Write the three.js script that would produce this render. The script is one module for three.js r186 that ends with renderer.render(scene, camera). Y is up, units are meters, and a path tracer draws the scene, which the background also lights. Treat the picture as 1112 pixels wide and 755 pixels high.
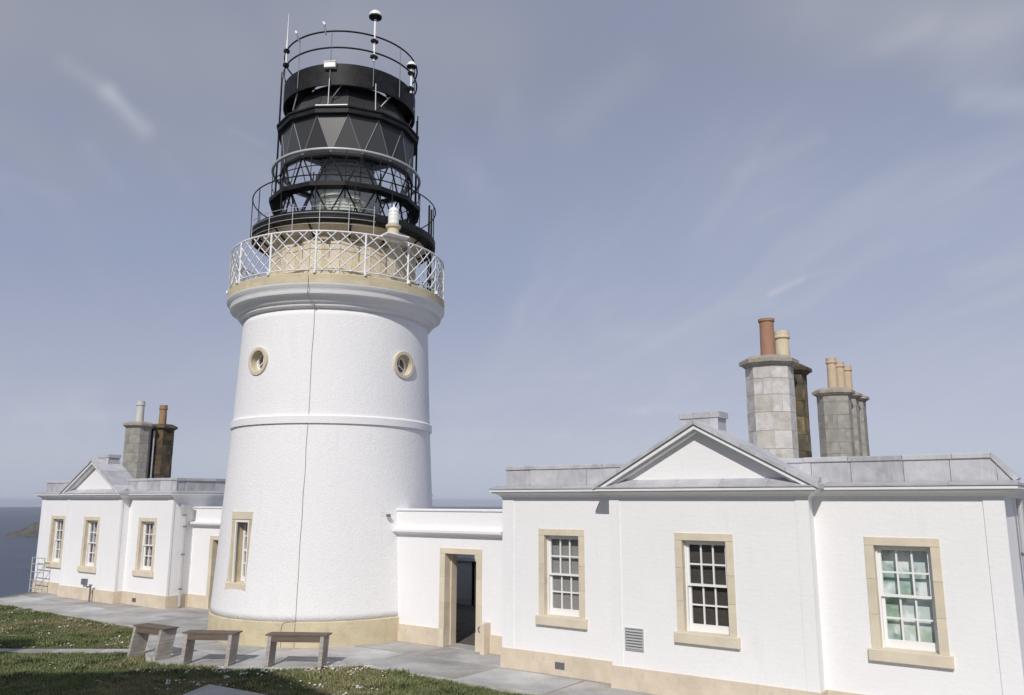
import * as THREE from 'three';
import { mergeGeometries } from 'three/addons/utils/BufferGeometryUtils.js';
import { Brush, Evaluator, SUBTRACTION } from 'three-bvh-csg';

// ---------------------------------------------------------------- camera, sky, sun, exposure
const D2R = Math.PI / 180;
const scene = new THREE.Scene();
const EYE = new THREE.Vector3(0, 3.45, 0);
const camera = new THREE.PerspectiveCamera(46.35, 1024 / 695, 0.1, 60000);
camera.position.copy(EYE);
camera.rotation.set(10.70 * D2R, 36.12 * D2R, 0.07 * D2R, 'YXZ');
const SUN = { az: 24, el: 38 };
const sunDir = new THREE.Vector3(Math.sin(SUN.az * D2R) * Math.cos(SUN.el * D2R), Math.sin(SUN.el * D2R), Math.cos(SUN.az * D2R) * Math.cos(SUN.el * D2R));
const sun = new THREE.DirectionalLight(new THREE.Color().setRGB(1.0, 0.955, 0.89), 3.2);
sun.position.copy(sunDir).multiplyScalar(80).add(new THREE.Vector3(-16, 0, -14));
sun.target.position.set(-16, 0, -14);
sun.castShadow = true; sun.shadow.radius = 1;
sun.shadow.mapSize.set(4096, 4096);
Object.assign(sun.shadow.camera, { left: -40, right: 40, top: 40, bottom: -40, near: 1, far: 200 });
scene.add(sun, sun.target);
const renderer = new THREE.WebGLRenderer({ antialias: true });
renderer.toneMapping = THREE.LinearToneMapping;
renderer.toneMappingExposure = 1.0;
renderer.shadowMap.enabled = true;

// ---------------------------------------------------------------- random numbers and noise
let seed = 20231;
const rnd = () => { seed = (seed * 1664525 + 1013904223) >>> 0; return seed / 4294967296; };
const rr = (a, b) => a + (b - a) * rnd();
const PT = new Float32Array(65536); for (let i = 0; i < 65536; i++) PT[i] = rnd();
const mod = (a, n) => ((a % n) + n) % n;
function vn(x, y, px, py, s = 0) {                       // periodic value noise, 0..1
  const xi = Math.floor(x), yi = Math.floor(y), fx = x - xi, fy = y - yi;
  const u = fx * fx * (3 - 2 * fx), v = fy * fy * (3 - 2 * fy);
  const x0 = ((xi % px) + px) % px, y0 = ((yi % py) + py) % py, x1 = x0 + 1 === px ? 0 : x0 + 1, y1 = y0 + 1 === py ? 0 : y0 + 1, k = s * 7919;
  const a = PT[(x0 * 127 + y0 * 311 + k + x0 * y0 * 17) & 65535], b = PT[(x1 * 127 + y0 * 311 + k + x1 * y0 * 17) & 65535], c = PT[(x0 * 127 + y1 * 311 + k + x0 * y1 * 17) & 65535], d = PT[(x1 * 127 + y1 * 311 + k + x1 * y1 * 17) & 65535];
  return a + (b - a) * u + (c - a) * v + (a - b - c + d) * u * v;
}
function fbm(x, y, px, py, oct, s = 0) {
  let t = 0, a = 0.5, n = 0;
  for (let i = 0; i < oct; i++) { t += a * vn(x, y, px, py, s + i); n += a; x *= 2; y *= 2; px *= 2; py *= 2; a *= 0.5; }
  return t / n;
}
const clamp = (x, a = 0, b = 1) => Math.min(b, Math.max(a, x));
const smooth = (a, b, x) => { const t = clamp((x - a) / (b - a)); return t * t * (3 - 2 * t); };

// ---------------------------------------------------------------- sky: pale hazy blue with thin cirrus
function pixelDir(px, py) {                                // photograph pixel -> direction in the world (only to place the cirrus wisps)
  const v = new THREE.Vector3((px - 556) / 882, (377.5 - py) / 882, -1);
  return v.applyEuler(camera.rotation).normalize();
}
{
  const W = 2048, H = 1024, data = new Float32Array(W * H * 4);
  const stops = [[-90, .30, .32, .36], [-3, .44, .475, .57], [0, .465, .505, .61], [3, .49, .53, .63], [6.5, .44, .48, .61], [15.4, .325, .376, .525], [30, .262, .298, .405], [60, .235, .27, .385], [90, .21, .25, .37]];
  const wisps = [[118, 100, 158, 140, .013, .34], [70, 70, 118, 100, .012, .14], [836, 320, 872, 303, .0034, .34], [872, 303, 905, 290, .004, .10], [900, 22, 1060, 44, .05, .18], [1050, 105, 1112, 108, .02, .20], [1040, 16, 1112, 6, .05, .16], [1040, 300, 1112, 285, .012, .13], [470, 440, 700, 446, .006, .20], [480, 470, 620, 474, .005, .14], [520, 412, 640, 408, .006, .08], [700, 445, 860, 440, .008, .12], [20, 455, 140, 450, .010, .12], [250, 140, 285, 158, .006, .06], [95, 160, 125, 200, .014, .07], [800, 190, 890, 150, .012, .10], [820, 240, 850, 225, .004, .12], [0, 190, 70, 215, .01, .08], [180, 170, 205, 205, .01, .05], [690, 72, 615, 140, .03, .10], [555, 110, 560, 150, .03, .05], [500, 180, 530, 215, .025, .06], [1010, 25, 960, 55, .012, .12]]
    .concat([[0, 20, 260, 60, .10, -.75], [120, 130, 300, 190, .05, -.40], [320, 30, 530, 50, .085, -.70], [840, 0, 1080, 20, .06, -.60], [0, 140, 80, 180, .04, -.35]])
    .map(([x0, y0, x1, y1, w, o]) => ({ a: pixelDir(x0, y0), b: pixelDir(x1, y1), w, o }));
  const d = new THREE.Vector3(), ab = new THREE.Vector3(), q = new THREE.Vector3();
  for (let j = 0; j < H; j++) {
    const el = (j + .5) / H * 180 - 90, cy = Math.cos(el * D2R), sy = Math.sin(el * D2R);
    let k = 0; while (k < stops.length - 2 && el > stops[k + 1][0]) k++;
    const A = stops[k], B = stops[k + 1], t = smooth(0, 1, clamp((el - A[0]) / (B[0] - A[0]))) * .35 + clamp((el - A[0]) / (B[0] - A[0])) * .65;
    for (let i = 0; i < W; i++) {
      const ph = ((i + .5) / W - .5) * 2 * Math.PI;
      d.set(Math.cos(ph) * cy, sy, Math.sin(ph) * cy);
      let c = [A[1] + (B[1] - A[1]) * t, A[2] + (B[2] - A[2]) * t, A[3] + (B[3] - A[3]) * t];
      if (el > -1) {
        const s = 1 / (Math.max(0, d.y) + .22), x = (d.x * .83 + d.z * .56) * s, y = (d.z * .83 - d.x * .56) * s;
        const warp = fbm(x * .9 + 40, y * .9 + 40, 256, 256, 3, 40);
        const veil = fbm(x * .8 + 60 + warp, y * 1.8 + 60 + warp * 1.5, 256, 256, 5, 11);
        const streak = fbm(x * 1.6 + 90 + warp * 2, y * 6.5 + 90 + warp * 3, 256, 256, 5, 23);
        let veilO = 0, o = .15 * smooth(.40, .82, veil) + .12 * smooth(.55, .85, streak) * smooth(.38, .62, veil);
        const side = .93 + .10 * smooth(-.75, .55, d.x * .82 - d.z * .57); c = c.map((q) => q * side);
        const fibre = fbm(x * 4 + 30 + warp * 3, y * 26 + 30 + warp * 9, 512, 512, 4, 77); o += .07 * smooth(.5, .8, fibre) * smooth(.4, .65, veil);
        for (const w of wisps) {
          if (d.dot(w.a) < .93) continue;
          ab.subVectors(w.b, w.a); q.subVectors(d, w.a);
          const L = ab.length(), u = q.dot(ab) / L / L, uc = clamp(u);
          const dist = q.addScaledVector(ab, -uc).length() * (.75 + .9 * fbm(x * 5 + 30, y * 9 + 30, 256, 256, 3, 51));
          if (dist < w.w * 2.6) { const e = Math.exp(-dist * dist / (w.w * w.w) * 1.2) * smooth(2.6, 1.6, dist / w.w); if (w.o > 0) o += w.o * e * (.25 + 1.3 * streak * (.5 + fibre)); else veilO = Math.max(veilO, -w.o * e * (.55 + .75 * veil)); }
        }
        veilO = clamp(veilO, 0, .8); c = [c[0] + (.335 - c[0]) * veilO, c[1] + (.35 - c[1]) * veilO, c[2] + (.415 - c[2]) * veilO];
        o = clamp(o, 0, .75) * smooth(-1, 5, el);
        c = [c[0] + (.60 - c[0]) * o, c[1] + (.615 - c[1]) * o, c[2] + (.67 - c[2]) * o];
      }
      const n = (j * W + i) * 4; data[n] = c[0]; data[n + 1] = c[1]; data[n + 2] = c[2]; data[n + 3] = 1;
    }
  }
  const t = new THREE.DataTexture(data, W, H, THREE.RGBAFormat, THREE.FloatType);
  t.mapping = THREE.EquirectangularReflectionMapping; t.magFilter = t.minFilter = THREE.LinearFilter; t.needsUpdate = true;
  scene.background = t; scene.environment = t;
}

// ---------------------------------------------------------------- textures and materials
function tex(n, fn, srgb) {                                 // fn(u, v) -> grey 0..1 or [r, g, b] (linear reflectance factors)
  const d = new Uint8Array(n * n * 4);
  const enc = (x) => 255 * clamp(srgb ? (x <= .0031308 ? 12.92 * x : 1.055 * Math.pow(x, 1 / 2.4) - .055) : x);
  for (let j = 0; j < n; j++) for (let i = 0; i < n; i++) {
    const c = fn((i + .5) / n, (j + .5) / n), k = (j * n + i) * 4;
    if (typeof c === 'number') d[k] = d[k + 1] = d[k + 2] = enc(c); else { d[k] = enc(c[0]); d[k + 1] = enc(c[1]); d[k + 2] = enc(c[2]); }
    d[k + 3] = 255;
  }
  const t = new THREE.DataTexture(d, n, n); t.wrapS = t.wrapT = THREE.RepeatWrapping; t.magFilter = THREE.LinearFilter; t.minFilter = THREE.LinearMipmapLinearFilter; t.generateMipmaps = true;
  if (srgb) t.colorSpace = THREE.SRGBColorSpace; t.needsUpdate = true; return t;
}
const scaled = (t, m) => { const c = t.clone(); c.repeat.set(1 / m, 1 / m); c.needsUpdate = true; return c; };   // uv in metres -> tile of m metres
const mix3 = (a, b, t) => [a[0] + (b[0] - a[0]) * t, a[1] + (b[1] - a[1]) * t, a[2] + (b[2] - a[2]) * t];
const grainy = (n, base, spread, cells, oct, s, extra) => tex(n, (u, v) => { const f = fbm(u * cells, v * cells, cells, cells, oct, s); let c = mix3(base.map((x) => x * (1 - spread)), base.map((x) => x * (1 + spread)), clamp((f - .5) * 1.9 + .5)); return extra ? extra(c, u, v) : c; }, true);

const harlBump = tex(1024, (u, v) => .55 * fbm(u * 40, v * 40, 40, 40, 4, 3) + .45 * fbm(u * 9, v * 46, 9, 46, 3, 7));
const harlRough = tex(1024, (u, v) => { const a = fbm(u * 34, v * 34, 34, 34, 4, 5); return clamp(.65 * a + .35 * fbm(u * 90, v * 90, 90, 90, 2, 9)); });
const whiteMap = tex(1024, (u, v) => {
  const b = fbm(u * 6, v * 6, 6, 6, 5, 31), st = fbm(u * 60, v * 5, 60, 5, 3, 33), g = fbm(u * 120, v * 120, 120, 120, 2, 35);
  const k = .975 + .05 * (b - .5) - .045 * smooth(.62, .85, st) * smooth(.5, .7, b) + .03 * (g - .5);
  return [.86 * k, .853 * k, .862 * k];
}, true);
const M = {};
M.white = new THREE.MeshStandardMaterial({ map: scaled(whiteMap, 5.3), bumpMap: scaled(harlBump, 1.5), bumpScale: .0035, roughness: .85 });
M.harl = new THREE.MeshStandardMaterial({ map: scaled(whiteMap, 6.7), bumpMap: scaled(harlRough, 1.1), bumpScale: .011, roughness: .88 });
M.whiteSmooth = new THREE.MeshStandardMaterial({ map: scaled(whiteMap, 3.1), bumpMap: scaled(harlBump, 2.3), bumpScale: .004, roughness: .75 });
const creamMap = grainy(512, [.645, .555, .435], .09, 8, 5, 41, (c, u, v) => { const s = smooth(.66, .86, fbm(u * 22, v * 9, 22, 9, 4, 43)); return mix3(c, [.50, .43, .32], s * .4); });
M.cream = new THREE.MeshStandardMaterial({ map: scaled(creamMap, 2.4), bumpMap: scaled(harlBump, 1.7), bumpScale: .006, roughness: .8 });
const ochreMap = grainy(512, [.60, .52, .355], .09, 8, 5, 45, (c, u, v) => { const s = smooth(.6, .85, fbm(u * 18, v * 8, 18, 8, 4, 47)); return mix3(c, [.46, .39, .24], s * .45); });
M.ochre = new THREE.MeshStandardMaterial({ map: scaled(ochreMap, 2.6), bumpMap: scaled(harlBump, 1.7), bumpScale: .008, roughness: .8 });
const marginMap = grainy(512, [.665, .59, .465], .07, 9, 5, 49);
M.margin = new THREE.MeshStandardMaterial({ map: scaled(marginMap, 1.9), bumpMap: scaled(harlRough, 1.3), bumpScale: .003, roughness: .8 });
M.margin2 = new THREE.MeshStandardMaterial({ color: new THREE.Color().setRGB(.95, .94, .92), map: scaled(marginMap, 2.3), bumpMap: scaled(harlRough, 1.3), bumpScale: .003, roughness: .8 });
const leadMap = grainy(512, [.49, .49, .505], .17, 7, 5, 51, (c, u, v) => mix3(c, [.63, .635, .65], .5 * smooth(.55, .85, fbm(u * 40, v * 6, 40, 6, 4, 53))));
M.lead = [1, .9, 1.1].map((k) => new THREE.MeshStandardMaterial({ color: new THREE.Color().setRGB(k * .93, k * .93, k * .95), map: scaled(leadMap, 1.7 * k), bumpMap: scaled(harlRough, 1.5), bumpScale: .004, roughness: .6 }));
const stoneMap = grainy(512, [.56, .535, .515], .18, 10, 5, 55, (c, u, v) => mix3(c, [.34, .31, .27], .55 * smooth(.58, .8, fbm(u * 5, v * 5, 5, 5, 5, 57))));
M.stone = [1, 1.06, .93, 1.02].map((k, i) => new THREE.MeshStandardMaterial({ color: new THREE.Color().setRGB(k, k * .99, k * (i === 2 ? .93 : .985)), map: scaled(stoneMap, 1.3 + i * .2), bumpMap: scaled(harlRough, .9), bumpScale: .008, roughness: .9 }));
M.stoneGrey = [.56, .585, .54, .57].map((k, i) => new THREE.MeshStandardMaterial({ color: new THREE.Color().setRGB(k, k * .99, k * .92), map: scaled(stoneMap, 1.4 + i * .2), bumpMap: scaled(harlRough, .9), bumpScale: .006, roughness: .9 }));
M.capStone = new THREE.MeshStandardMaterial({ color: new THREE.Color().setRGB(.62, .58, .50), map: scaled(stoneMap, 1.1), bumpMap: scaled(harlRough, .9), bumpScale: .008, roughness: .9 });
const sootMap = grainy(512, [.105, .088, .058], .45, 9, 5, 59, (c, u, v) => mix3(c, [.27, .19, .075], .7 * smooth(.5, .78, fbm(u * 7, v * 7, 7, 7, 5, 61))));
M.soot = [1, 1.35, .7, .85].map((k, i) => new THREE.MeshStandardMaterial({ color: new THREE.Color().setRGB(k, k, k), map: scaled(sootMap, 1.5 + i * .2), bumpMap: scaled(harlRough, .9), bumpScale: .008, roughness: .9 }));
M.sootBlack = [.55, .75, .45, .5].map((k, i) => new THREE.MeshStandardMaterial({ color: new THREE.Color().setRGB(k, k * .93, k * .95), map: scaled(sootMap, 1.9 + i * .2), bumpMap: scaled(harlRough, .9), bumpScale: .008, roughness: .9 }));
M.joint = new THREE.MeshStandardMaterial({ color: new THREE.Color().setRGB(.42, .39, .35), roughness: .95 });
const potMap = grainy(256, [1, 1, 1], .16, 6, 5, 63);
const potMat = (r, g, b) => new THREE.MeshStandardMaterial({ color: new THREE.Color().setRGB(r, g, b), map: scaled(potMap, .8), roughness: .75 });
M.terracotta = potMat(.36, .20, .13); M.potCream = potMat(.66, .57, .40); M.potWhite = potMat(.6, .58, .55); M.potTan = potMat(.56, .43, .30); M.potBrown = potMat(.33, .20, .11);
M.paint = new THREE.MeshStandardMaterial({ color: new THREE.Color().setRGB(.82, .82, .82), roughness: .45 });
M.railWhite = new THREE.MeshStandardMaterial({ color: new THREE.Color().setRGB(.83, .83, .83), roughness: .4 });
const blackMap = grainy(256, [.015, .015, .0155], .35, 8, 4, 65);
M.black = new THREE.MeshPhysicalMaterial({ map: scaled(blackMap, 1.1), roughness: .55, specularIntensity: .45 });
M.blackPanel = [1, 1.35, 1.7, 2.0].map((k) => new THREE.MeshPhysicalMaterial({ color: new THREE.Color().setRGB(.03 * k, .03 * k, .031 * k), roughness: .4, specularIntensity: .8 }));
M.galv = new THREE.MeshStandardMaterial({ color: new THREE.Color().setRGB(.52, .52, .53), roughness: .5, metalness: .3 });
M.cable = new THREE.MeshStandardMaterial({ color: new THREE.Color().setRGB(.36, .35, .33), roughness: .6 });
M.galvDark = new THREE.MeshStandardMaterial({ color: new THREE.Color().setRGB(.2, .2, .21), roughness: .5, metalness: .4 });
M.glass = new THREE.MeshPhysicalMaterial({ color: 0xffffff, transmission: 1, thickness: 0, roughness: .02, ior: 1.5 });
M.lens = new THREE.MeshPhysicalMaterial({ color: new THREE.Color().setRGB(.88, .90, .85), roughness: .22, metalness: 0, clearcoat: .6, clearcoatRoughness: .08 });
M.brass = new THREE.MeshStandardMaterial({ color: new THREE.Color().setRGB(.25, .21, .13), roughness: .4, metalness: .7 });
M.dome = new THREE.MeshStandardMaterial({ color: new THREE.Color().setRGB(.84, .83, .8), roughness: .4 });
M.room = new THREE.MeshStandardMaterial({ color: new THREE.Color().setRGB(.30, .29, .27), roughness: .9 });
M.roomGrey = new THREE.MeshStandardMaterial({ color: new THREE.Color().setRGB(.74, .74, .72), roughness: .9 });
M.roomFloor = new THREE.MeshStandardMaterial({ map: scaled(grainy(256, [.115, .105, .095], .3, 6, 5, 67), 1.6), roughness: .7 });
M.blind = new THREE.MeshStandardMaterial({ map: scaled(grainy(256, [.27, .265, .26], .06, 30, 3, 69), .8), roughness: .95 });
M.roomShade = new THREE.MeshStandardMaterial({ map: scaled(grainy(256, [.055, .05, .044], .25, 40, 3, 70), .5), roughness: .95 });
M.curtain = new THREE.MeshStandardMaterial({ color: new THREE.Color().setRGB(.24, .20, .18), roughness: .95 });
M.net = new THREE.MeshStandardMaterial({ color: new THREE.Color().setRGB(.5, .5, .52), roughness: .95 });
const woodMap = tex(512, (u, v) => { const g = fbm(u * 3, v * 70, 3, 70, 4, 71), b = fbm(u * 7, v * 7, 7, 7, 4, 73); const k = .62 + .5 * g + .35 * (b - .5); return [.40 * k, .365 * k, .335 * k]; }, true);
const woodBump = tex(512, (u, v) => fbm(u * 3, v * 70, 3, 70, 4, 71));
M.seat = new THREE.MeshStandardMaterial({ color: new THREE.Color().setRGB(.42, .35, .30), map: scaled(woodMap, 1.3), bumpMap: scaled(woodBump, 1.3), bumpScale: .005, roughness: .85 });
M.wood = new THREE.MeshStandardMaterial({ map: scaled(woodMap, 1.1), bumpMap: scaled(woodBump, 1.1), bumpScale: .005, roughness: .9 });
const concMap = tex(1024, (u, v) => {
  const a = fbm(u * 7, v * 7, 7, 7, 6, 81), b = fbm(u * 3, v * 3, 3, 3, 4, 83), g = fbm(u * 160, v * 160, 160, 160, 2, 85), cr = Math.abs(fbm(u * 6, v * 6, 6, 6, 4, 87) - .5);
  let k = .82 + .62 * (a - .5) + .42 * (b - .5) + .22 * (g - .5);
  k *= 1 - .22 * (1 - smooth(0, .008, cr)) * smooth(.5, .6, b);
  const w = smooth(.5, .7, fbm(u * 5, v * 5, 5, 5, 4, 89));
  const rust = smooth(.6, .78, fbm(u * 9, v * 4, 9, 4, 4, 90)); return [(.515 - .02 * (1 - w)) * k, (.49 - .02 * rust + .005 * (1 - w)) * k, (.485 - .07 * rust) * k];
}, true);
const concBump = tex(512, (u, v) => fbm(u * 50, v * 50, 50, 50, 4, 91));
M.conc = [1, .93, 1.06, .86].map((k, i) => new THREE.MeshStandardMaterial({ color: new THREE.Color().setRGB(k, k, k * (i === 3 ? .97 : 1)), map: scaled(concMap, 3.3 + .5 * i), bumpMap: scaled(concBump, 1.2), bumpScale: .006, roughness: .92 }));
M.concDark = new THREE.MeshStandardMaterial({ color: new THREE.Color().setRGB(.5, .5, .46), map: scaled(concMap, 2.1), bumpMap: scaled(concBump, 1.0), bumpScale: .01, roughness: .95 });

// ---------------------------------------------------------------- geometry helpers
function uvm(g) {                                           // uv in metres, projected along each face's main axis
  if (g.index) g = g.toNonIndexed();
  const p = g.attributes.position, uv = new Float32Array(p.count * 2);
  if (!g.attributes.normal) g.computeVertexNormals();
  const a = new THREE.Vector3(), b = new THREE.Vector3(), c = new THREE.Vector3(), n = new THREE.Vector3();
  for (let i = 0; i < p.count; i += 3) {
    a.fromBufferAttribute(p, i); b.fromBufferAttribute(p, i + 1); c.fromBufferAttribute(p, i + 2);
    n.subVectors(b, a).cross(c.clone().sub(a));
    const ax = Math.abs(n.x), ay = Math.abs(n.y), az = Math.abs(n.z);
    for (let k = 0; k < 3; k++) {
      const v = [a, b, c][k];
      const [u, w] = ay >= ax && ay >= az ? [v.x, v.z] : ax > az ? [v.z, v.y] : [v.x, v.y];
      uv[(i + k) * 2] = u; uv[(i + k) * 2 + 1] = w;
    }
  }
  g.setAttribute('uv', new THREE.BufferAttribute(uv, 2));
  return g;
}
function keep(g) { for (const k of Object.keys(g.attributes)) if (!['position', 'normal', 'uv'].includes(k)) g.deleteAttribute(k); return g; }
const merge = (l) => mergeGeometries(l.map((g) => keep(g.index ? g.toNonIndexed() : g)));
function bx(x0, x1, y0, y1, z0, z1) { return uvm(new THREE.BoxGeometry(x1 - x0, y1 - y0, z1 - z0).translate((x0 + x1) / 2, (y0 + y1) / 2, (z0 + z1) / 2)); }
function chamferBox(x0, x1, y0, y1, z0, z1, c = .008) {      // box whose front edges (+z) are chamfered
  const s = new THREE.Shape([[x0 + c, y0 + c], [x1 - c, y0 + c], [x1 - c, y1 - c], [x0 + c, y1 - c]].map(([x, y]) => new THREE.Vector2(x, y)));
  return uvm(new THREE.ExtrudeGeometry(s, { depth: z1 - z0 - 2 * c, bevelEnabled: true, bevelThickness: c, bevelSize: c, bevelSegments: 1 }).translate(0, 0, z0 + c));
}
function prism(pts, z0, z1, holes = []) {                   // polygon in x-y, extruded from z0 to z1
  const s = new THREE.Shape(pts.map(([x, y]) => new THREE.Vector2(x, y)));
  for (const h of holes) s.holes.push(new THREE.Path(h.map(([x, y]) => new THREE.Vector2(x, y))));
  return uvm(new THREE.ExtrudeGeometry(s, { depth: z1 - z0, bevelEnabled: false }).translate(0, 0, z0));
}
function slab(pts, y0, y1) {                                // polygon in x-z (any winding), extruded in y
  const s = new THREE.Shape(pts.map(([x, z]) => new THREE.Vector2(x, -z)));
  return uvm(new THREE.ExtrudeGeometry(s, { depth: y1 - y0, bevelEnabled: false }).rotateX(-Math.PI / 2).translate(0, y0, 0));
}
function bar(a, b, r, seg = 6, r2 = r) {
  const A = new THREE.Vector3(...a), B = new THREE.Vector3(...b), L = A.distanceTo(B);
  const g = new THREE.CylinderGeometry(r2, r, L, seg, 1).translate(0, L / 2, 0);
  g.applyQuaternion(new THREE.Quaternion().setFromUnitVectors(new THREE.Vector3(0, 1, 0), B.sub(A).normalize()));
  return uvm(g.translate(...a));
}
function tube(pts, r, closed = false, n = pts.length * 4, seg = 6) { return uvm(new THREE.TubeGeometry(new THREE.CatmullRomCurve3(pts.map((p) => new THREE.Vector3(...p)), closed), n, r, seg, closed)); }
const ringPt = (R, y, az) => [R * Math.sin(az * D2R), y, R * Math.cos(az * D2R)];
function ring(R, y, r, seg = 96, ts = 6) { return uvm(new THREE.TorusGeometry(R, r, ts, seg).rotateX(Math.PI / 2).translate(0, y, 0)); }
function lathe(prof, seg = 128, uvR = 2.8) {                // uv: metres round the axis and up
  const g = new THREE.LatheGeometry(prof.map(([r, y]) => new THREE.Vector2(r, y)), seg);
  const uv = g.attributes.uv, p = g.attributes.position; let run = [0];
  for (let i = 1; i < prof.length; i++) run.push(run[i - 1] + Math.hypot(prof[i][0] - prof[i - 1][0], prof[i][1] - prof[i - 1][1]));
  for (let i = 0; i < uv.count; i++) uv.setXY(i, uv.getX(i) * 2 * Math.PI * uvR, run[i % prof.length]);
  return g;
}
function hardLathe(prof, seg = 128, uvR = 2.8) {            // every profile step keeps its sharp edge
  const l = []; for (let i = 1; i < prof.length; i++) l.push(lathe([prof[i - 1], prof[i]], seg, uvR).toNonIndexed());
  return merge(l);
}
function sweep(line, prof) {                                // moulding: profile [[out, y]...] swept with mitres along an open x-z line; "out" is to the left of travel
  const n = line.length, off = [];
  for (let i = 0; i < n; i++) {
    const nrm = (a, b) => { const dx = b[0] - a[0], dz = b[1] - a[1], l = Math.hypot(dx, dz); return [-dz / l, dx / l]; };
    const n0 = i > 0 ? nrm(line[i - 1], line[i]) : null, n1 = i < n - 1 ? nrm(line[i], line[i + 1]) : null;
    if (!n0 || !n1) { off.push(n0 || n1); continue; }
    const sx = n0[0] + n1[0], sz = n0[1] + n1[1], k = 2 / (sx * sx + sz * sz); off.push([sx * k, sz * k]);
  }
  const v = [];
  const P = (i, [o, y]) => [line[i][0] + off[i][0] * o, y, line[i][1] + off[i][1] * o];
  for (let i = 0; i < n - 1; i++) for (let j = 0; j < prof.length - 1; j++) {
    const a = P(i, prof[j]), b = P(i + 1, prof[j]), c = P(i + 1, prof[j + 1]), d = P(i, prof[j + 1]);
    v.push(...a, ...b, ...c, ...a, ...c, ...d);
  }
  const g = new THREE.BufferGeometry(); g.setAttribute('position', new THREE.BufferAttribute(new Float32Array(v), 3)); g.computeVertexNormals();
  return uvm(g);
}
function part(parent, name, geo, mat, label) {
  const m = new THREE.Mesh(geo, mat); m.name = name; m.castShadow = m.receiveShadow = true; parent.add(m);
  if (label) m.userData.label = label;
  return m;
}
function sub(parent, name, label) { const g = new THREE.Group(); g.name = name; parent.add(g); if (label) g.userData.label = label; return g; }
const taken = {};
const numbered = (n) => { const k = taken[n] = (taken[n] ?? -1) + 1; return k ? `${n}_${String(k).padStart(3, '0')}` : n; };
function thing(name, label, category, [x, y, z] = [0, 0, 0], turn = 0, group) {
  const o = new THREE.Group(); o.name = numbered(name); o.position.set(x, y, z); o.rotation.y = turn; scene.add(o);
  o.userData = { label, category }; if (group) o.userData.group = group; return o;
}
function struct(name, geo, mat, label) { const m = new THREE.Mesh(geo, mat); m.name = numbered(name); m.castShadow = m.receiveShadow = true; m.userData = { kind: 'structure' }; if (label) m.userData.label = label; scene.add(m); return m; }

// ---------------------------------------------------------------- setting: sea, islet, headland, grass, paving
const SEA = -82;
{
  const bump = tex(1024, (u, v) => .5 * fbm(u * 14, v * 22, 14, 22, 5, 101) + .5 * fbm(u * 50, v * 70, 50, 70, 3, 103));
  const m = new THREE.MeshPhysicalMaterial({ map: scaled(tex(512, (u, v) => { const k = .75 + .5 * fbm(u * 9, v * 9, 9, 9, 5, 105); return [.055 * k, .072 * k, .108 * k]; }, true), 900), bumpMap: scaled(bump, 140), bumpScale: 2.2, roughness: .42, ior: 1.33 });
  struct('sea', uvm(new THREE.CircleGeometry(12500, 128).rotateX(-Math.PI / 2).translate(0, SEA, 0)), m, 'dark blue sea below the headland');
}
const wallMat = (r, g, b, s) => new THREE.MeshStandardMaterial({ map: scaled(grainy(256, [r, g, b], .5, 8, 6, s), 60), roughness: .95 });
{ // rocky islet offshore
  const dir = pixelDir(72, 576), az = Math.atan2(dir.x, dir.z), R = 2350, n = 90, mN = 40, v = [], idx = [];
  const cx = Math.sin(az) * R, cz = Math.cos(az) * R, tx = Math.cos(az), tz = -Math.sin(az);
  for (let j = 0; j <= mN; j++) for (let i = 0; i <= n; i++) {
    const s = (i / n - .5) * 2, t = (j / mN - .5) * 2, e = clamp(1 - s * s) * clamp(1 - t * t);
    const h = Math.pow(e, .6) * (9 + 46 * fbm(i * .09 + 5, j * .12 + 3, 64, 64, 5, 111)) * (.55 + .45 * smooth(-1, -.2, s)) - 3;
    v.push(cx + tx * s * 132 + Math.sin(az) * t * 60, SEA + h, cz + tz * s * 132 + Math.cos(az) * t * 60);
  }
  for (let j = 0; j < mN; j++) for (let i = 0; i < n; i++) { const a = j * (n + 1) + i; idx.push(a, a + 1, a + n + 1, a + 1, a + n + 2, a + n + 1); }
  const g = new THREE.BufferGeometry(); g.setAttribute('position', new THREE.BufferAttribute(new Float32Array(v), 3)); g.setIndex(idx); g.computeVertexNormals();
  struct('islet', uvm(g), wallMat(.08, .075, .058, 113), 'low dark rocky islet out at sea');
  const fo = [];
  for (let k = 0; k < 7; k++) { const w = rr(6, 16), x = -136 + rr(-14, 10), q = []; for (let a = 0; a < 12; a++) q.push([w * Math.cos(a / 6 * Math.PI) * rr(.6, 1), rr(2, 5) * Math.sin(a / 6 * Math.PI)]); fo.push(slab(q, SEA + .6, SEA + 1.1).rotateY(az).translate(cx + tx * x - Math.sin(az) * 30, k * .03, cz + tz * x - Math.cos(az) * 30)); }
  struct('surf', merge(fo), new THREE.MeshStandardMaterial({ color: new THREE.Color().setRGB(.75, .77, .8), roughness: .9 }), 'white surf breaking off the end of the islet').userData.kind = 'stuff';
}
const TX = -17.95, TZ = -15.88, RP = 5.4;                    // tower axis, radius of the paving round it
const EA = [-22.0, -12.95], EB = [-17.45, -10.48], EL = Math.hypot(EB[0] - EA[0], EB[1] - EA[1]), side = (x, z) => ((EB[1] - EA[1]) * (x - EA[0]) - (EB[0] - EA[0]) * (z - EA[1])) / EL;   // straight edge of the paving by the first bench, positive towards the tower
const LAWN = [[-34.75, -16.6], [-34.55, -15.7], [-33.45, -14.05], [-32.6, -12.9], [-31.9, -9], [-33, 0], [-32, 22], [-10, 34], [24, 30], [34, 0], [31, -30], [0, -41], [-24, -40], [-38, -34], [-38.5, -24]];
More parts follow.
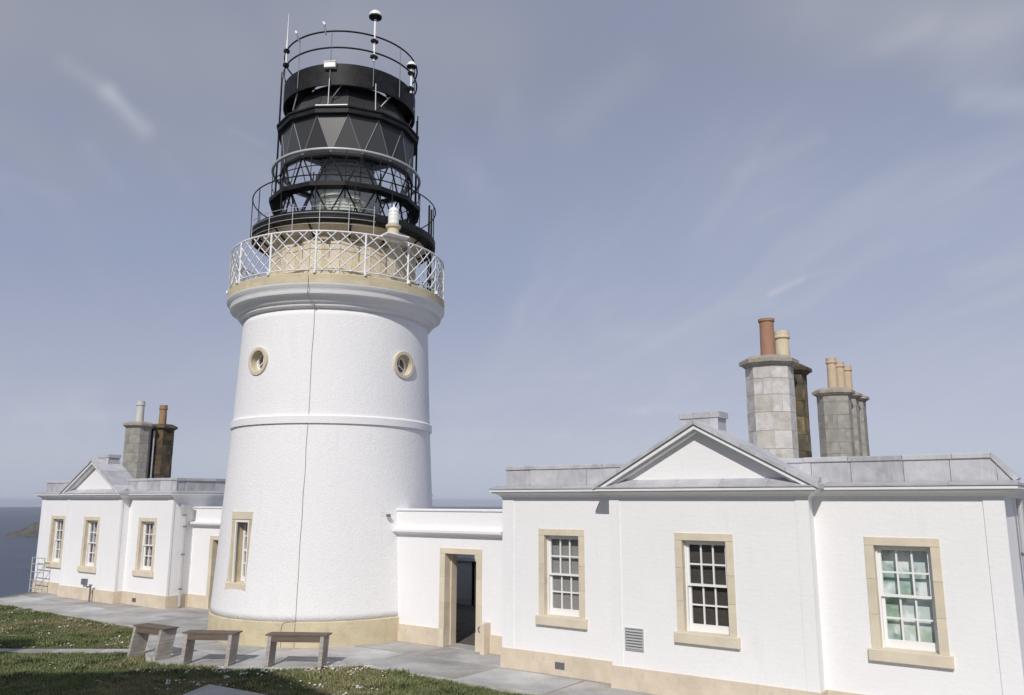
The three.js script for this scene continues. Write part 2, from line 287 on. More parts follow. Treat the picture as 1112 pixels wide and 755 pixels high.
{
  const g = slab(LAWN, SEA - 2, -.05);
  const map = tex(512, (u, v) => { const a = fbm(u * 12, v * 12, 12, 12, 5, 121), b = fbm(u * 70, v * 70, 70, 70, 3, 123); const k = .6 + .8 * b; return mix3([.115 * k, .125 * k, .055 * k], [.17 * k, .15 * k, .08 * k], smooth(.45, .65, a)); }, true);
  struct('headland', g, new THREE.MeshStandardMaterial({ map: scaled(map, 4.2), bumpMap: scaled(concBump, 1.1), bumpScale: .04, roughness: 1 }), 'grassy clifftop ground');
}
// paving: concrete bays in a strip before the houses and fanned round the tower
{
  const pave = struct('pavement', slab([[-34.45, -16.6], [-34.4, -15.7], [-33.35, -14.05], [-32.7, -12.95], [6, -12.95], [6, -26], [-34, -26]], -.049, -.035), M.concDark, 'pale grey concrete paving round the buildings');
  const clipZ = (poly, z, keepFront) => { const o = []; for (let i = 0; i < poly.length; i++) { const a = poly[i], b = poly[(i + 1) % poly.length], ia = keepFront ? a[1] > z : a[1] < z, ib = keepFront ? b[1] > z : b[1] < z; if (ia) o.push(a); if (ia !== ib) { const t = (z - a[1]) / (b[1] - a[1]); o.push([a[0] + (b[0] - a[0]) * t, z]); } } return o; };
  const clipLine = (poly) => { const o = [], sd = ([x, z]) => side(x, z) - .02; for (let i = 0; i < poly.length; i++) { const a = poly[i], b = poly[(i + 1) % poly.length], da = sd(a), db = sd(b); if (da > 0) o.push(a); if ((da > 0) !== (db > 0)) { const t = da / (da - db); o.push([a[0] + (b[0] - a[0]) * t, a[1] + (b[1] - a[1]) * t]); } } return o; };
  const put = (poly) => part(pave, 'paving_slab', slab(poly, -.034, rr(-.003, .004)), M.conc[Math.floor(rnd() * 3.4)]);
  const rows = [[-12.97, -14.42], [-14.42, -15.5], [-15.5, -17.2]];
  rows.forEach(([z0, z1], r) => {
    let x = -32.6 + r * .5 + (r === 0 ? 0 : -1);
    while (x < 5) { const w = rr(1.9, 2.7), g = .012; const a = x + g, b = x + w - g; if (!(r > 0 && b < -33)) put([[Math.max(a, r === 0 ? -32.65 : -33.3), z0 - g], [b, z0 - g], [b, z1 + g], [Math.max(a, r === 0 ? -33.3 : -34.2), z1 + g]]); x += w; }
  });
  for (const [r0, r1, st] of [[2.8, 4.15, 22.5], [4.15, RP, 18]]) for (let a = -90; a < 90; a += st) {
    const q = [], n = 6, g = .012, da = (r) => g / r / D2R;
    for (let i = 0; i <= n; i++) { const t = a + da(r1) + (st - 2 * da(r1)) * i / n; q.push([TX + (r1 - g) * Math.sin(t * D2R), TZ + (r1 - g) * Math.cos(t * D2R)]); }
    for (let i = n; i >= 0; i--) { const t = a + da(r0) + (st - 2 * da(r0)) * i / n; q.push([TX + (r0 + g) * Math.sin(t * D2R), TZ + (r0 + g) * Math.cos(t * D2R)]); }
    const c = clipLine(clipZ(q, -12.955, true)); if (c.length > 2) put(c);
  }
  const edge = new THREE.MeshStandardMaterial({ color: new THREE.Color().setRGB(1.12, 1.1, 1.04), map: scaled(concMap, 1.9), bumpMap: scaled(concBump, .9), bumpScale: .006, roughness: .92 });
  const kerbRun = (xa, xb) => { for (let x = xa; x < xb; x += .92) part(pave, 'edging_block', slab([[x, -12.955], [Math.min(xb, x + .91), -12.955], [Math.min(xb, x + .91), -12.85], [x, -12.85]], -.05, rr(.006, .014)), edge); };
  kerbRun(-32.5, -22.0); for (let t = 0; t < EL - .1; t += .92) { const q = (u, o) => [EA[0] + (EB[0] - EA[0]) * u / EL - (EB[1] - EA[1]) / EL * o, EA[1] + (EB[1] - EA[1]) * u / EL + (EB[0] - EA[0]) / EL * o], e = Math.min(EL, t + .91); part(pave, 'edging_block', slab([q(t, -.02), q(e, -.02), q(e, .08), q(t, .08)], -.05, rr(.006, .013)), edge); } kerbRun(-13.36, 5);
  for (let a = 5.6; a < 55.5; a += 9) { const q = [], b = Math.min(a + 8.9, 56.2); for (let i = 0; i <= 4; i++) { const t = (a + (b - a) * i / 4) * D2R; q.push([TX + (RP + .1) * Math.sin(t), TZ + (RP + .1) * Math.cos(t)]); } for (let i = 4; i >= 0; i--) { const t = (a + (b - a) * i / 4) * D2R; q.push([TX + (RP - .002) * Math.sin(t), TZ + (RP - .002) * Math.cos(t)]); } part(pave, 'edging_block', slab(q, -.05, rr(.005, .012)), edge); }
  const base = []; for (let i = 0; i <= 40; i++) { const t = (-90 + i * 4.5) * D2R; base.push([TX + RP * Math.sin(t), TZ + RP * Math.cos(t)]); }
  part(pave, 'paving_bed', slab(clipLine(base), -.049, -.036), M.concDark);
  // narrow path running off across the grass from the tower
  const P0 = new THREE.Vector2(-18.6, -11.1), P1 = new THREE.Vector2(-24.3, -7.0), dv = P1.clone().sub(P0).normalize(), nv = new THREE.Vector2(-dv.y, dv.x).multiplyScalar(.2), L = P0.distanceTo(P1);
  const path = struct('path', slab([[P0.x + nv.x * .9, P0.y + nv.y * .9], [P1.x + nv.x * .9, P1.y + nv.y * .9], [P1.x - nv.x * .9, P1.y - nv.y * .9], [P0.x - nv.x * .9, P0.y - nv.y * .9]], -.049, -.03), M.concDark, 'narrow concrete path crossing the grass');
  for (let s = 0; s < L; s += 1.1) { const a = s + .012, b = Math.min(L, s + 1.088), q = (t, k) => [P0.x + dv.x * t + nv.x * k, P0.y + dv.y * t + nv.y * k]; part(path, 'paving_slab', slab([q(a, 1), q(b, 1), q(b, -1), q(a, -1)], -.03, rr(.006, .012)), M.conc[Math.floor(rnd() * 4)]); }
}
{ const pad = struct('concrete_pad', slab([[-14.25, -9.8], [-12.6, -9.9], [-12.3, -8.0], [-13.4, -8.0]], -.05, .03), M.conc[3], 'low concrete pad set in the grass'); }
const onPad = (x, z) => { const q = [[-14.25, -9.8], [-12.6, -9.9], [-12.3, -8.0], [-13.4, -8.0]]; return q.every(([ax, az], i) => { const [bx2, bz2] = q[(i + 1) % 4]; return (bx2 - ax) * (z - az) - (bz2 - az) * (x - ax) > 0; }); };
const onPath = (x, z) => { const dx = -5.4, dz = 3.9, L2 = dx * dx + dz * dz, t = ((x + 18.9) * dx + (z + 10.9) * dz) / L2; return t > -.02 && t < 1 && Math.abs((x + 18.9) * dz - (z + 10.9) * dx) / Math.sqrt(L2) < .21 - .04 * fbm(x * 3, z * 3, 99, 99, 2, 3); };
const onGrass = (x, z) => { const e = .07 * (fbm(x * 2.5 + 70, z * 2.5 + 70, 256, 256, 3, 131) - .5); return z > -12.86 + e * 1.2 && (Math.hypot(x - TX, z - TZ) > RP + .09 + e * 2 || side(x, z) < -.07 + e) && x > -32.3 && !onPath(x, z) && !onPad(x, z); };
{ // grass blades and daisies
  const pos = [], tri = [];
  for (let b = 0; b < 3; b++) { const a = b * 2.1, lx = Math.cos(a), lz = Math.sin(a), w = .007, k = pos.length / 3; pos.push(-lz * w, 0, lx * w, lz * w, 0, -lx * w, lx * .012 - lz * w * .7, .035, lz * .012 + lx * w * .7, lx * .012 + lz * w * .7, .035, lz * .012 - lx * w * .7, lx * .04, .062, lz * .04); tri.push(k, k + 1, k + 2, k + 1, k + 3, k + 2, k + 2, k + 3, k + 4); }
  const g = new THREE.BufferGeometry(); g.setAttribute('position', new THREE.BufferAttribute(new Float32Array(pos), 3)); g.setIndex(tri); g.computeVertexNormals();
  const N = 110000, im = new THREE.InstancedMesh(g, new THREE.MeshStandardMaterial({ color: 0xffffff, roughness: .8 }), N);
  const m4 = new THREE.Matrix4(), q = new THREE.Quaternion(), e = new THREE.Euler(), col = new THREE.Color(); let n = 0;
  while (n < N) {
    const x = rr(-32.3, -7), z = rr(-13, -5.5); if (!onGrass(x, z)) continue;
    const f = fbm(x * .9 + 50, z * .9 + 50, 256, 256, 4, 141), h = .45 + 1.25 * fbm(x * 1.7 + 9, z * 1.7 + 50, 256, 256, 3, 143) * rr(.6, 1.3);
    e.set(rr(-.25, .25), rr(0, 6.3), rr(-.25, .25)); q.setFromEuler(e);
    const tuft = 1 + 1.1 * smooth(.62, .74, fbm(x * 2.3 + 30, z * 2.3 + 10, 256, 256, 2, 147)) * rnd(); m4.compose(new THREE.Vector3(x, -.052, z), q, new THREE.Vector3(1.15 * tuft, h * tuft, 1.15 * tuft)); im.setMatrixAt(n, m4);
    const dry = smooth(.42, .68, f) * .75 + rr(-.1, .2), k = rr(.65, 1.25) * (.7 + .6 * fbm(x * 3.3 + 20, z * 3.3 + 80, 256, 256, 3, 145));
    col.setRGB(...mix3([.15 * k, .185 * k, .068 * k], [.28 * k, .25 * k, .13 * k], clamp(dry))); im.setColorAt(n, col); n++;
  }
  im.name = 'grass'; im.userData = { kind: 'stuff', label: 'short green grass on the clifftop lawn', category: 'grass' }; im.castShadow = im.receiveShadow = true; scene.add(im);
  const petals = []; for (let k = 0; k < 7; k++) petals.push(new THREE.CircleGeometry(.011, 5).scale(.6, 1, 1).translate(0, .015, .002).rotateX(-Math.PI / 2 + .3).rotateY(k / 7 * 6.283));
  const fg = mergeGeometries(petals), spots = [];
  const cluster = (x, z, c, s) => { for (let i = 0; i < c; i++) { const a = rr(0, 6.28), r = s * Math.sqrt(rnd()); const p = [x + r * Math.cos(a), z + r * Math.sin(a)]; if (onGrass(...p)) spots.push(p); } };
  for (let k = 0; k < 110; k++) cluster(rr(-31, -9.5), rr(-12.9, -8.6), Math.floor(rr(2, 10)), rr(.08, .4));
  for (let k = 0; k < 20; k++) { const a = rr(18, 62) * D2R, r = RP + rr(.12, .7); cluster(TX + r * Math.sin(a), TZ + r * Math.cos(a), Math.floor(rr(5, 15)), rr(.08, .25)); }
  const fm = new THREE.InstancedMesh(fg, new THREE.MeshStandardMaterial({ color: new THREE.Color().setRGB(.68, .68, .62), roughness: .8 }), spots.length);
  spots.forEach(([x, z], i) => { e.set(rr(-.1, .7), rr(0, 6.3), rr(-.2, .2)); q.setFromEuler(e); const s = rr(.6, 1.25); m4.compose(new THREE.Vector3(x, rr(0, .035), z), q, new THREE.Vector3(s, s, s)); fm.setMatrixAt(i, m4); });
  fm.name = 'daisies'; fm.userData = { kind: 'stuff', label: 'small white daisies scattered in the grass', category: 'flowers' }; scene.add(fm);
}

// ---------------------------------------------------------------- windows
function sashWindow(parent, cx, zf, kind, label) {           // six-over-six sash window in painted stone margins; zf = face of the wall
  const w = sub(parent, 'window', label); w.position.set(cx, 0, zf);
  const iw = .42, ow = .56, y0 = .94, y1 = 1.13, y2 = 2.74, y3 = 2.88, zi = -.3;
  const pr = kind === 'clean' ? .018 : .016;
  part(w, 'lintel', chamferBox(-ow, ow, y2, y3, zi, pr), M.margin);
  for (const s of [-1, 1]) {
    const cuts = [y1, y1 + rr(.5, .62), y1 + rr(1.0, 1.18), y2];
    for (let i = 0; i < 3; i++) part(w, 'jamb_stone', chamferBox(s < 0 ? -ow : iw, s < 0 ? -iw : ow, cuts[i] + (i ? .0015 : 0), cuts[i + 1] - .0015, zi, pr - .001 * i, .004), i % 2 ? M.margin2 : M.margin);
  }
  part(w, 'sill', chamferBox(-.61, .61, y0, y1, zi, .075, .012), M.margin);
  const zs = -.135, st = .045;
  part(w, 'sash_box', merge([bx(-iw, -iw + .03, y1, y2, zs - .1, zs + .025), bx(iw - .03, iw, y1, y2, zs - .1, zs + .025), bx(-iw + .03, iw - .03, y2 - .03, y2, zs - .1, zs + .025)]), M.paint);
  const xa = -iw + .03, xb = iw - .03, ym = (y1 + y2) / 2 + .015;
  const sash = (b, t, z, rb, rt) => {
    part(w, 'sash_frame', merge([bx(xa, xa + st, b, t, z - .04, z), bx(xb - st, xb, b, t, z - .04, z), bx(xa + st, xb - st, b, b + rb, z - .04, z), bx(xa + st, xb - st, t - rt, t, z - .04, z)]), M.paint);
    const gx = (xb - xa - 2 * st) / 3, gy = (t - rt - b - rb) / 2, bw = .014;
    for (let i = 1; i < 3; i++) part(w, 'glazing_bar', bx(xa + st + gx * i - bw, xa + st + gx * i + bw, b + rb, t - rt, z - .034, z - .004), M.paint);
    part(w, 'glazing_bar', bx(xa + st, xb - st, b + rb + gy - bw, b + rb + gy + bw, z - .033, z - .005), M.paint);
    for (let i = 0; i < 3; i++) for (let j = 0; j < 2; j++) {
      const p = part(w, 'pane', new THREE.PlaneGeometry(gx - .002, gy - .002), M.glass);
      p.position.set(xa + st + gx * (i + .5), b + rb + gy * (j + .5), z - .02); p.rotation.set(rr(-.012, .012), rr(-.014, .014), 0);
    }
  };
  sash(ym - .02, y2 - .03, zs, .04, .045);                   // upper sash in front
  sash(y1 + .002, ym + .02, zs - .045, .13, .04);            // lower sash behind
  const zb = zs - (kind === 'blind' || kind === 'dark' ? .105 : .16);
  if (kind === 'blind') part(w, 'blind_or_dark_sheet', bx(-iw - .03, iw + .03, y1, y2 + .03, zb - .008, zb), M.blind, 'pale grey roller blind drawn down');
  if (kind === 'dark') part(w, 'blind_or_dark_sheet', bx(-iw - .03, iw + .03, y1, y2 + .03, zb - .008, zb), M.roomShade, 'dark brown sheet standing in for the unlit room');  // dark sheet puts the shade of the room into a colour
  if (kind === 'curtain') for (const s of [-1, 1]) for (let f = 0; f < 5; f++) part(w, 'curtain_fold', uvm(new THREE.CylinderGeometry(.032, .036, y2 - y1 - .02, 8).translate(s * (iw - .03 - f * .062), (y1 + y2) / 2, zb - .02)), f % 2 ? M.net : M.curtain);
  if (kind === 'print') part(w, 'display_print', bx(-iw - .03, iw + .03, y1, y2 + .03, zb - .008, zb), printMat, 'blurred green and white display print behind the glass');
  return w;
}
const printMat = new THREE.MeshStandardMaterial({ roughness: .8, map: tex(256, (u, v) => {
  const a = fbm(u * 3 + 1.2 * fbm(u * 3, v * 3, 3, 3, 3, 155), v * 4, 3, 4, 4, 151), b = fbm(u * 5, v * 7, 5, 7, 4, 153);
  let c = mix3([.19, .32, .27], [.52, .61, .60], smooth(.32, .58, a)); c = mix3(c, [.78, .81, .82], smooth(.42, .64, b) * .9);
  return mix3(c, [.25, .36, .2], .4 * smooth(.6, .75, fbm(u * 4, v * 4, 4, 4, 3, 157)));
}, true) });
printMat.map.repeat.set(1 / 1.15, 1 / 1.75);
const rect = (x0, x1, y0, y1) => [[x0, y0], [x1, y0], [x1, y1], [x0, y1]];

// ---------------------------------------------------------------- chimneys
function octShaft(parent, x, z, R, y0, y1, mats, capMat, course = .37) {
  const n = 8, a0 = 22.5, pt = (r, k) => [x + r * Math.sin((a0 + 45 * k) * D2R), z + r * Math.cos((a0 + 45 * k) * D2R)];
  const core = []; for (let k = 0; k < n; k++) core.push(pt(R - .018, k));
  part(parent, 'mortar_core', slab(core, y0, y1), mats[0]);
  let y = y0, c = 0;
  while (y < y1 - .05) {
    const t = Math.min(y1, y + course * rr(.9, 1.12));
    for (let k = 0; k < n; k++) {
      // a stone per face; alternate courses join two faces round the corner so that the joints break
      const g = .0035, A = pt(R + rr(-.003, .004), k), B = pt(R + rr(-.003, .004), k + 1), a = pt(R - .1, k), b = pt(R - .1, k + 1);
      const L = Math.hypot(B[0] - A[0], B[1] - A[1]), ux = (B[0] - A[0]) / L, uz = (B[1] - A[1]) / L, cut = (c + k) % 4 === 0 ? L * rr(.38, .62) : 0;
      const seg = (s, e) => part(parent, 'ashlar_block', slab([[A[0] + ux * s, A[1] + uz * s], [A[0] + ux * e, A[1] + uz * e], [b[0] + (a[0] - b[0]) * (1 - e / L), b[1] + (a[1] - b[1]) * (1 - e / L)], [b[0] + (a[0] - b[0]) * (1 - s / L), b[1] + (a[1] - b[1]) * (1 - s / L)]], y + g, t - g), mats[Math.floor(rnd() * mats.length)]);
      if (cut) { seg(.001, cut - g); seg(cut + g, L - .001); } else seg(.001, L - .001);
    }
    y = t; c++;
  }
  const oct = (r, ya, yb) => slab([0, 1, 2, 3, 4, 5, 6, 7].map((k) => pt(r, k)), ya, yb);
  const frust = (r0, r1, ya, yb) => { const g = uvm(new THREE.CylinderGeometry(r1, r0, yb - ya, 8, 1, true, a0 * D2R).toNonIndexed()); g.computeVertexNormals(); return g.translate(x, (ya + yb) / 2, z); };
  part(parent, 'cap', merge([frust(R + .01, R + .10, y1, y1 + .07), oct(R + .13, y1 + .07, y1 + .15), frust(R + .13, R - .02, y1 + .15, y1 + .23), oct(R - .02, y1 + .22, y1 + .232)]), capMat);
}
function pot(parent, x, z, y, h, r, mat, collar = true) {
  const pr = [[r * 1.06, y - .05], [r * 1.06, y + .04], [r * .98, y + .05], [r * .92, y + h - .2]];
  if (collar) pr.push([r * .92, y + h - .19], [r * 1.12, y + h - .17], [r * 1.12, y + h - .13], [r * .98, y + h - .11], [r * 1.0, y + h]); else pr.push([r * .93, y + h - .07], [r * 1.08, y + h - .06], [r * 1.08, y + h]);
  pr.push([r * .78, y + h], [r * .76, y + h - .5]);
  part(parent, 'chimney_pot', hardLathe(pr, 24, r).translate(x, 0, z), mat);
}

// ---------------------------------------------------------------- keepers' houses
const P = .30, HW = 4.73, BW = 1.90, DEP = 12.6;
function house(o) {
  const t = thing('keepers_house', o.label, 'house', [o.x, 0, o.z], 0, undefined);
  const hw = HW * o.sx, wx = 3.245 * o.sx, bw = BW;
  const hole = (c) => rect(c - .56, c + .56, .94, 2.88);
  const wt = 3.62;
  const wall = part(t, 'wall', merge([
    prism(rect(-hw, -bw, 0, wt), -.42, 0, [hole(-wx)]), prism(rect(bw, hw, 0, wt), -.42, 0, [hole(wx)]), prism(rect(-bw, bw, 0, wt), P - .45, P, [hole(0)]),
    bx(-hw, -hw + .42, 0, wt, -DEP, -.421), bx(hw - .42, hw, 0, wt, -DEP, -.421), bx(-hw + .421, hw - .421, 0, wt, -DEP, -DEP + .4)]), M.white);
  part(t, 'partition', bx(-hw + .43, hw - .43, 0, 3.5, -4.2, -4.05), M.room);
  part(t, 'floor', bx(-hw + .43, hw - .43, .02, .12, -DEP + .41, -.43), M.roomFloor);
  // raised strips at the corners of wall and bay
  const strip = (x0, x1, z) => part(t, 'corner_strip', bx(x0, x1, .40, wt + .02, z - .05, z + .018), M.white);
  strip(-hw - .018, -hw + .27, 0); strip(hw - .27, hw + .018, 0); strip(-bw - .018, -bw + .2, P); strip(bw - .2, bw + .018, P);
  // plinth
  const base = (x0, x1, z, e0, e1) => part(t, 'plinth', prism([[x0 - e0, -.1], [x1 + e1, -.1], [x1 + e1, .40], [x0 - e0, .40]], z - .1, z + .04), M.cream);
  base(-hw, -bw - .045, 0, .045, 0); base(-bw, bw, P, .04, .04); base(bw + .045, hw, 0, 0, .045);
  part(t, 'plinth', bx(bw - .05, bw + .04, -.1, .40, -.05, P - .101), M.cream); part(t, 'plinth', bx(-bw - .04, -bw + .05, -.1, .40, -.05, P - .101), M.cream);
  for (const s of [-1, 1]) part(t, 'plinth', bx(s < 0 ? -hw - .04 : hw - .05, s < 0 ? -hw + .05 : hw + .04, -.1, .40, -DEP, -.101), M.cream);
  // windows
  sashWindow(t, -wx, 0, o.kinds[0], o.wl?.[0]); sashWindow(t, 0, P, o.kinds[1], o.wl?.[1]); sashWindow(t, wx, 0, o.kinds[2], o.wl?.[2]);
  // eaves cornice round front and sides
  const line = [[hw, -DEP], [hw, 0], [bw, 0], [bw, P], [-bw, P], [-bw, 0], [-hw, 0], [-hw, -DEP]].map(([x, z]) => [x, z]);
  part(t, 'cornice', sweep(line.slice().reverse().map(([x, z]) => [x, z]), [[-.05, 3.50], [.03, 3.50], [.035, 3.535], [.055, 3.545], [.085, 3.575], [.13, 3.60], [.19, 3.612], [.195, 3.638], [.225, 3.64], [.228, 3.685], [-.05, 3.687]].map(([a, b]) => [a, b])), M.whiteSmooth);
  // lead flashing on top of the cornice, in sheets
  const ledge = (x0, x1, z, k, yt = z > .1 ? 3.85 : 3.765) => part(t, 'lead_sheet', prism([[z - .06, 3.692], [z + .245, 3.692], [z + .245, 3.712], [z, yt], [z - .06, yt + .004]], 0, x1 - x0).rotateY(-Math.PI / 2).translate(x1, 0, 0).translate(0, 0, 0), M.lead[k % 3]);
  const run = (x0, x1, z) => { const n = Math.max(1, Math.round((x1 - x0) / .95)); for (let i = 0; i < n; i++) ledge(x0 + (x1 - x0) * i / n + .003, x0 + (x1 - x0) * (i + 1) / n - .003, z, i + Math.floor(rnd() * 3)); };
  run(-hw - .24, -bw - .24, 0); run(-bw - .24, bw + .24, P); run(bw + .24, hw + .24, 0);
  for (const s of [-1, 1]) { const g = prism([[-.1, 3.69], [.24, 3.69], [.24, 3.712], [0, 3.765], [-.1, 3.77]], -DEP, -.0); if (s < 0) g.scale(-1, 1, 1); part(t, 'lead_sheet', uvm(g.translate(s * hw, 0, 0)), M.lead[1]); }
  // lead-clad parapet upstand and coping
  const zp = -.1, yT = 4.20, xR = o.rake ? hw - .12 : hw - .06, xRb = o.rake ? hw + .2 : hw - .06;
  part(t, 'parapet_core', merge([prism([[-hw + .03, 3.69], [o.rake ? hw - .02 : xR - .03, 3.69], [xR - .03, yT - .06], [-hw + .03, yT - .06]], zp - .32, zp - .03), bx(hw - .36, hw - .1, 3.69, o.rake ? 3.82 : yT - .06, -DEP + .1, zp - .33), bx(-hw + .06, -hw + .34, 3.69, yT - .06, -DEP + .1, zp - .33)]), M.lead[1]);
  let x = -hw;
  while (x < xRb - .02) {
    const w = rr(.62, .85), a = x + .004, b = Math.min(xRb, x + w) - .004; x += w;
    const yb = (q) => q > xR ? yT - .05 - (q - xR) / (xRb - xR) * .36 : yT - .05;
    const pts = [[a, 3.70], [b, 3.70], [b, Math.max(3.71, yb(b))]]; if (a < xR && b > xR) pts.push([xR, yT - .05]); pts.push([a, Math.max(3.712, yb(a))]);
    if (b - a > .05) part(t, 'lead_panel', prism(pts, zp - .03, zp + rr(0, .008)), M.lead[Math.floor(rnd() * 3)]);
  }
  x = -hw - .02;
  while (x < xR - .01) { const w = rr(.7, .95), a = x + .002, b = Math.min(xR + .015, x + w) - .002; x += w; const h = rr(-.006, .006); if (b - a > .04) part(t, 'coping', chamferBox(a, b, yT - .09 + h, yT + h, zp - .36, zp + .03, .012), M.lead[Math.floor(rnd() * 3)]); }
  if (o.rake) part(t, 'coping', prism([[xR + .016, yT - .09], [xR + .016, yT], [xRb + .04, yT - .40], [xRb - .03, yT - .44]], zp - .36, zp + .032), M.lead[2]);
  for (const s of o.rake ? [-1] : [-1, 1]) for (let z = zp - .37; z > -DEP + .2; z -= 1.1) {
    part(t, 'lead_panel', bx(s < 0 ? -hw + .03 : hw - .098, s < 0 ? -hw + .058 : hw - .07, 3.70, yT - .07, z - 1.09, z), M.lead[Math.floor(rnd() * 3)]);
    part(t, 'coping', bx(s < 0 ? -hw : hw - .40, s < 0 ? -hw + .40 : hw - .03, yT - .09, yT - .002, z - 1.096, z), M.lead[Math.floor(rnd() * 3)]);
  }
  part(t, 'roof', bx(-hw + .35, hw - .37, 3.72, 3.8, -DEP + .1, zp - .33), M.lead[1]);
  // pediment over the bay
  const ped = sub(t, 'pediment');
  const hwp = bw + .25, yB = 3.70, yA = 4.87, sl = (yA - yB) / hwp, zF = P + .24;
  part(ped, 'tympanum', prism([[-hwp + .25, 3.70], [hwp - .25, 3.70], [0, yA - .12]], -.5, P - .01), M.whiteSmooth);
  const rake = (name, d0, d1, z0, z1, mat, cutLow = 0) => { for (const s of [-1, 1]) { const x0 = hwp - cutLow; part(ped, name, prism([[s * x0, yB + (hwp - x0) * sl - d0], [0, yA - d0], [0, yA - d1], [s * (x0 - (d1 - d0) * (cutLow ? 0 : .6)), yB + (hwp - x0) * sl - (cutLow ? d1 : Math.min(d1, d0 + .005))]], z0, z1), mat); } };
  rake('raking_moulding', .045, .115, P - .05, zF - .02, M.whiteSmooth, .1);
  rake('raking_moulding', .116, .165, P - .05, zF - .10, M.whiteSmooth, .2);
  for (const s of [-1, 1]) {                                  // lead roof sheets of the pediment
    let u = 0; const L = hwp + .02;
    while (u < L) { const w = rr(.75, .95), a = u + .004, b = Math.min(L, u + w) - .004; u += w; if (b - a < .05) continue; const yy = (q) => yB + (hwp - q) * sl; const kk = rr(0, .006);
      part(ped, 'lead_sheet', prism([[s * a, yy(a) + .04 + kk], [s * b, yy(b) + .04 + kk], [s * b, yy(b) - .03], [s * a, yy(a) - .03]], -.42, zF + .015), M.lead[Math.floor(rnd() * 3)]); }
    part(ped, 'drip_edge', prism([[s * .0, yA - .03], [s * hwp, yB - .03], [s * hwp, yB - .046], [0, yA - .046]], zF - .03, zF + .003), M.galvDark);
  }
  // lead-clad block behind the apex
  const bb = sub(t, 'roof_turret'); const bxx = -.08;
  part(bb, 'block', bx(bxx - .36, bxx + .36, 4.3, 5.0, -.36, .06), M.lead[0]);
  for (const [a, b] of [[-.37, .2], [.205, .37]]) part(bb, 'lead_panel', bx(bxx + a, bxx + b, 4.4, 4.99, .061, .068), M.lead[a < 0 ? 0 : 2]);
  for (const [a, b] of [[-.40, -.12], [-.117, .2], [.203, .40]]) part(bb, 'coping', chamferBox(bxx + a, bxx + b, 4.985, 5.10 + rr(-.004, .004), -.39, .09, .01), M.lead[Math.floor(rnd() * 3)]);
  // chimneys
  for (const c of o.chimneys) {
    const ch = sub(t, 'chimney', c.label);
    c.shafts.forEach((s, i) => { octShaft(ch, c.x, c.z - i * c.gap, c.R, 3.8, c.top + (s.dy || 0), s.soot ? (c.black ? M.sootBlack : M.soot) : c.grey ? M.stoneGrey : M.stone, s.soot ? M.soot[2] : M.capStone); if (s.pot) pot(ch, c.x + (s.px || 0), c.z - i * c.gap, c.top + .21 + (s.dy || 0), s.h, s.r, s.pot, s.collar !== false); });
    if (c.pipe) part(ch, 'pipe', bar([c.x + c.R * .62, 3.8, c.z - c.gap * .5], [c.x + c.R * .62, c.top - .1, c.z - c.gap * .5], .045), M.galv);
  }
  return t;
}
const right = house({ x: -6.10, z: -14.54, sx: 1, rake: true, kinds: ['blind', 'dark', 'print'], label: 'white keepers house with three sash windows and a louvred vent in its wall',
  chimneys: [
    { x: .12, z: -3.5, R: .52, gap: .98, top: 6.40, label: 'twin octagonal stone chimney with orange and cream pots', shafts: [{ pot: M.terracotta, h: .92, r: .17, collar: false }, { soot: 1, pot: M.potCream, h: .86, r: .17, px: .02, dy: -.06 }] },
    { grey: true, x: -.55, z: -11.4, R: .50, gap: .92, top: 6.62, label: 'triple octagonal stone chimney with slender tan pots', shafts: [{ pot: M.potTan, h: 1.0, r: .15 }, { pot: M.potTan, h: 1.0, r: .15 }, { pot: M.potTan, h: 1.0, r: .15 }] }] });
const left = house({ x: -29.75, z: -15.5, sx: .966, rake: false, kinds: ['blind', 'curtain', 'curtain'], label: 'white keepers house with curtained windows beside the sea',
  chimneys: [{ grey: true, black: true, x: -2.6, z: -2.6, R: .50, gap: 1.02, top: 6.40, pipe: true, label: 'twin octagonal stone chimney, one shaft blackened', shafts: [{ pot: M.potWhite, h: .9, r: .16 }, { soot: 1, pot: M.potBrown, h: .85, r: .16, dy: -.02 }] }] });
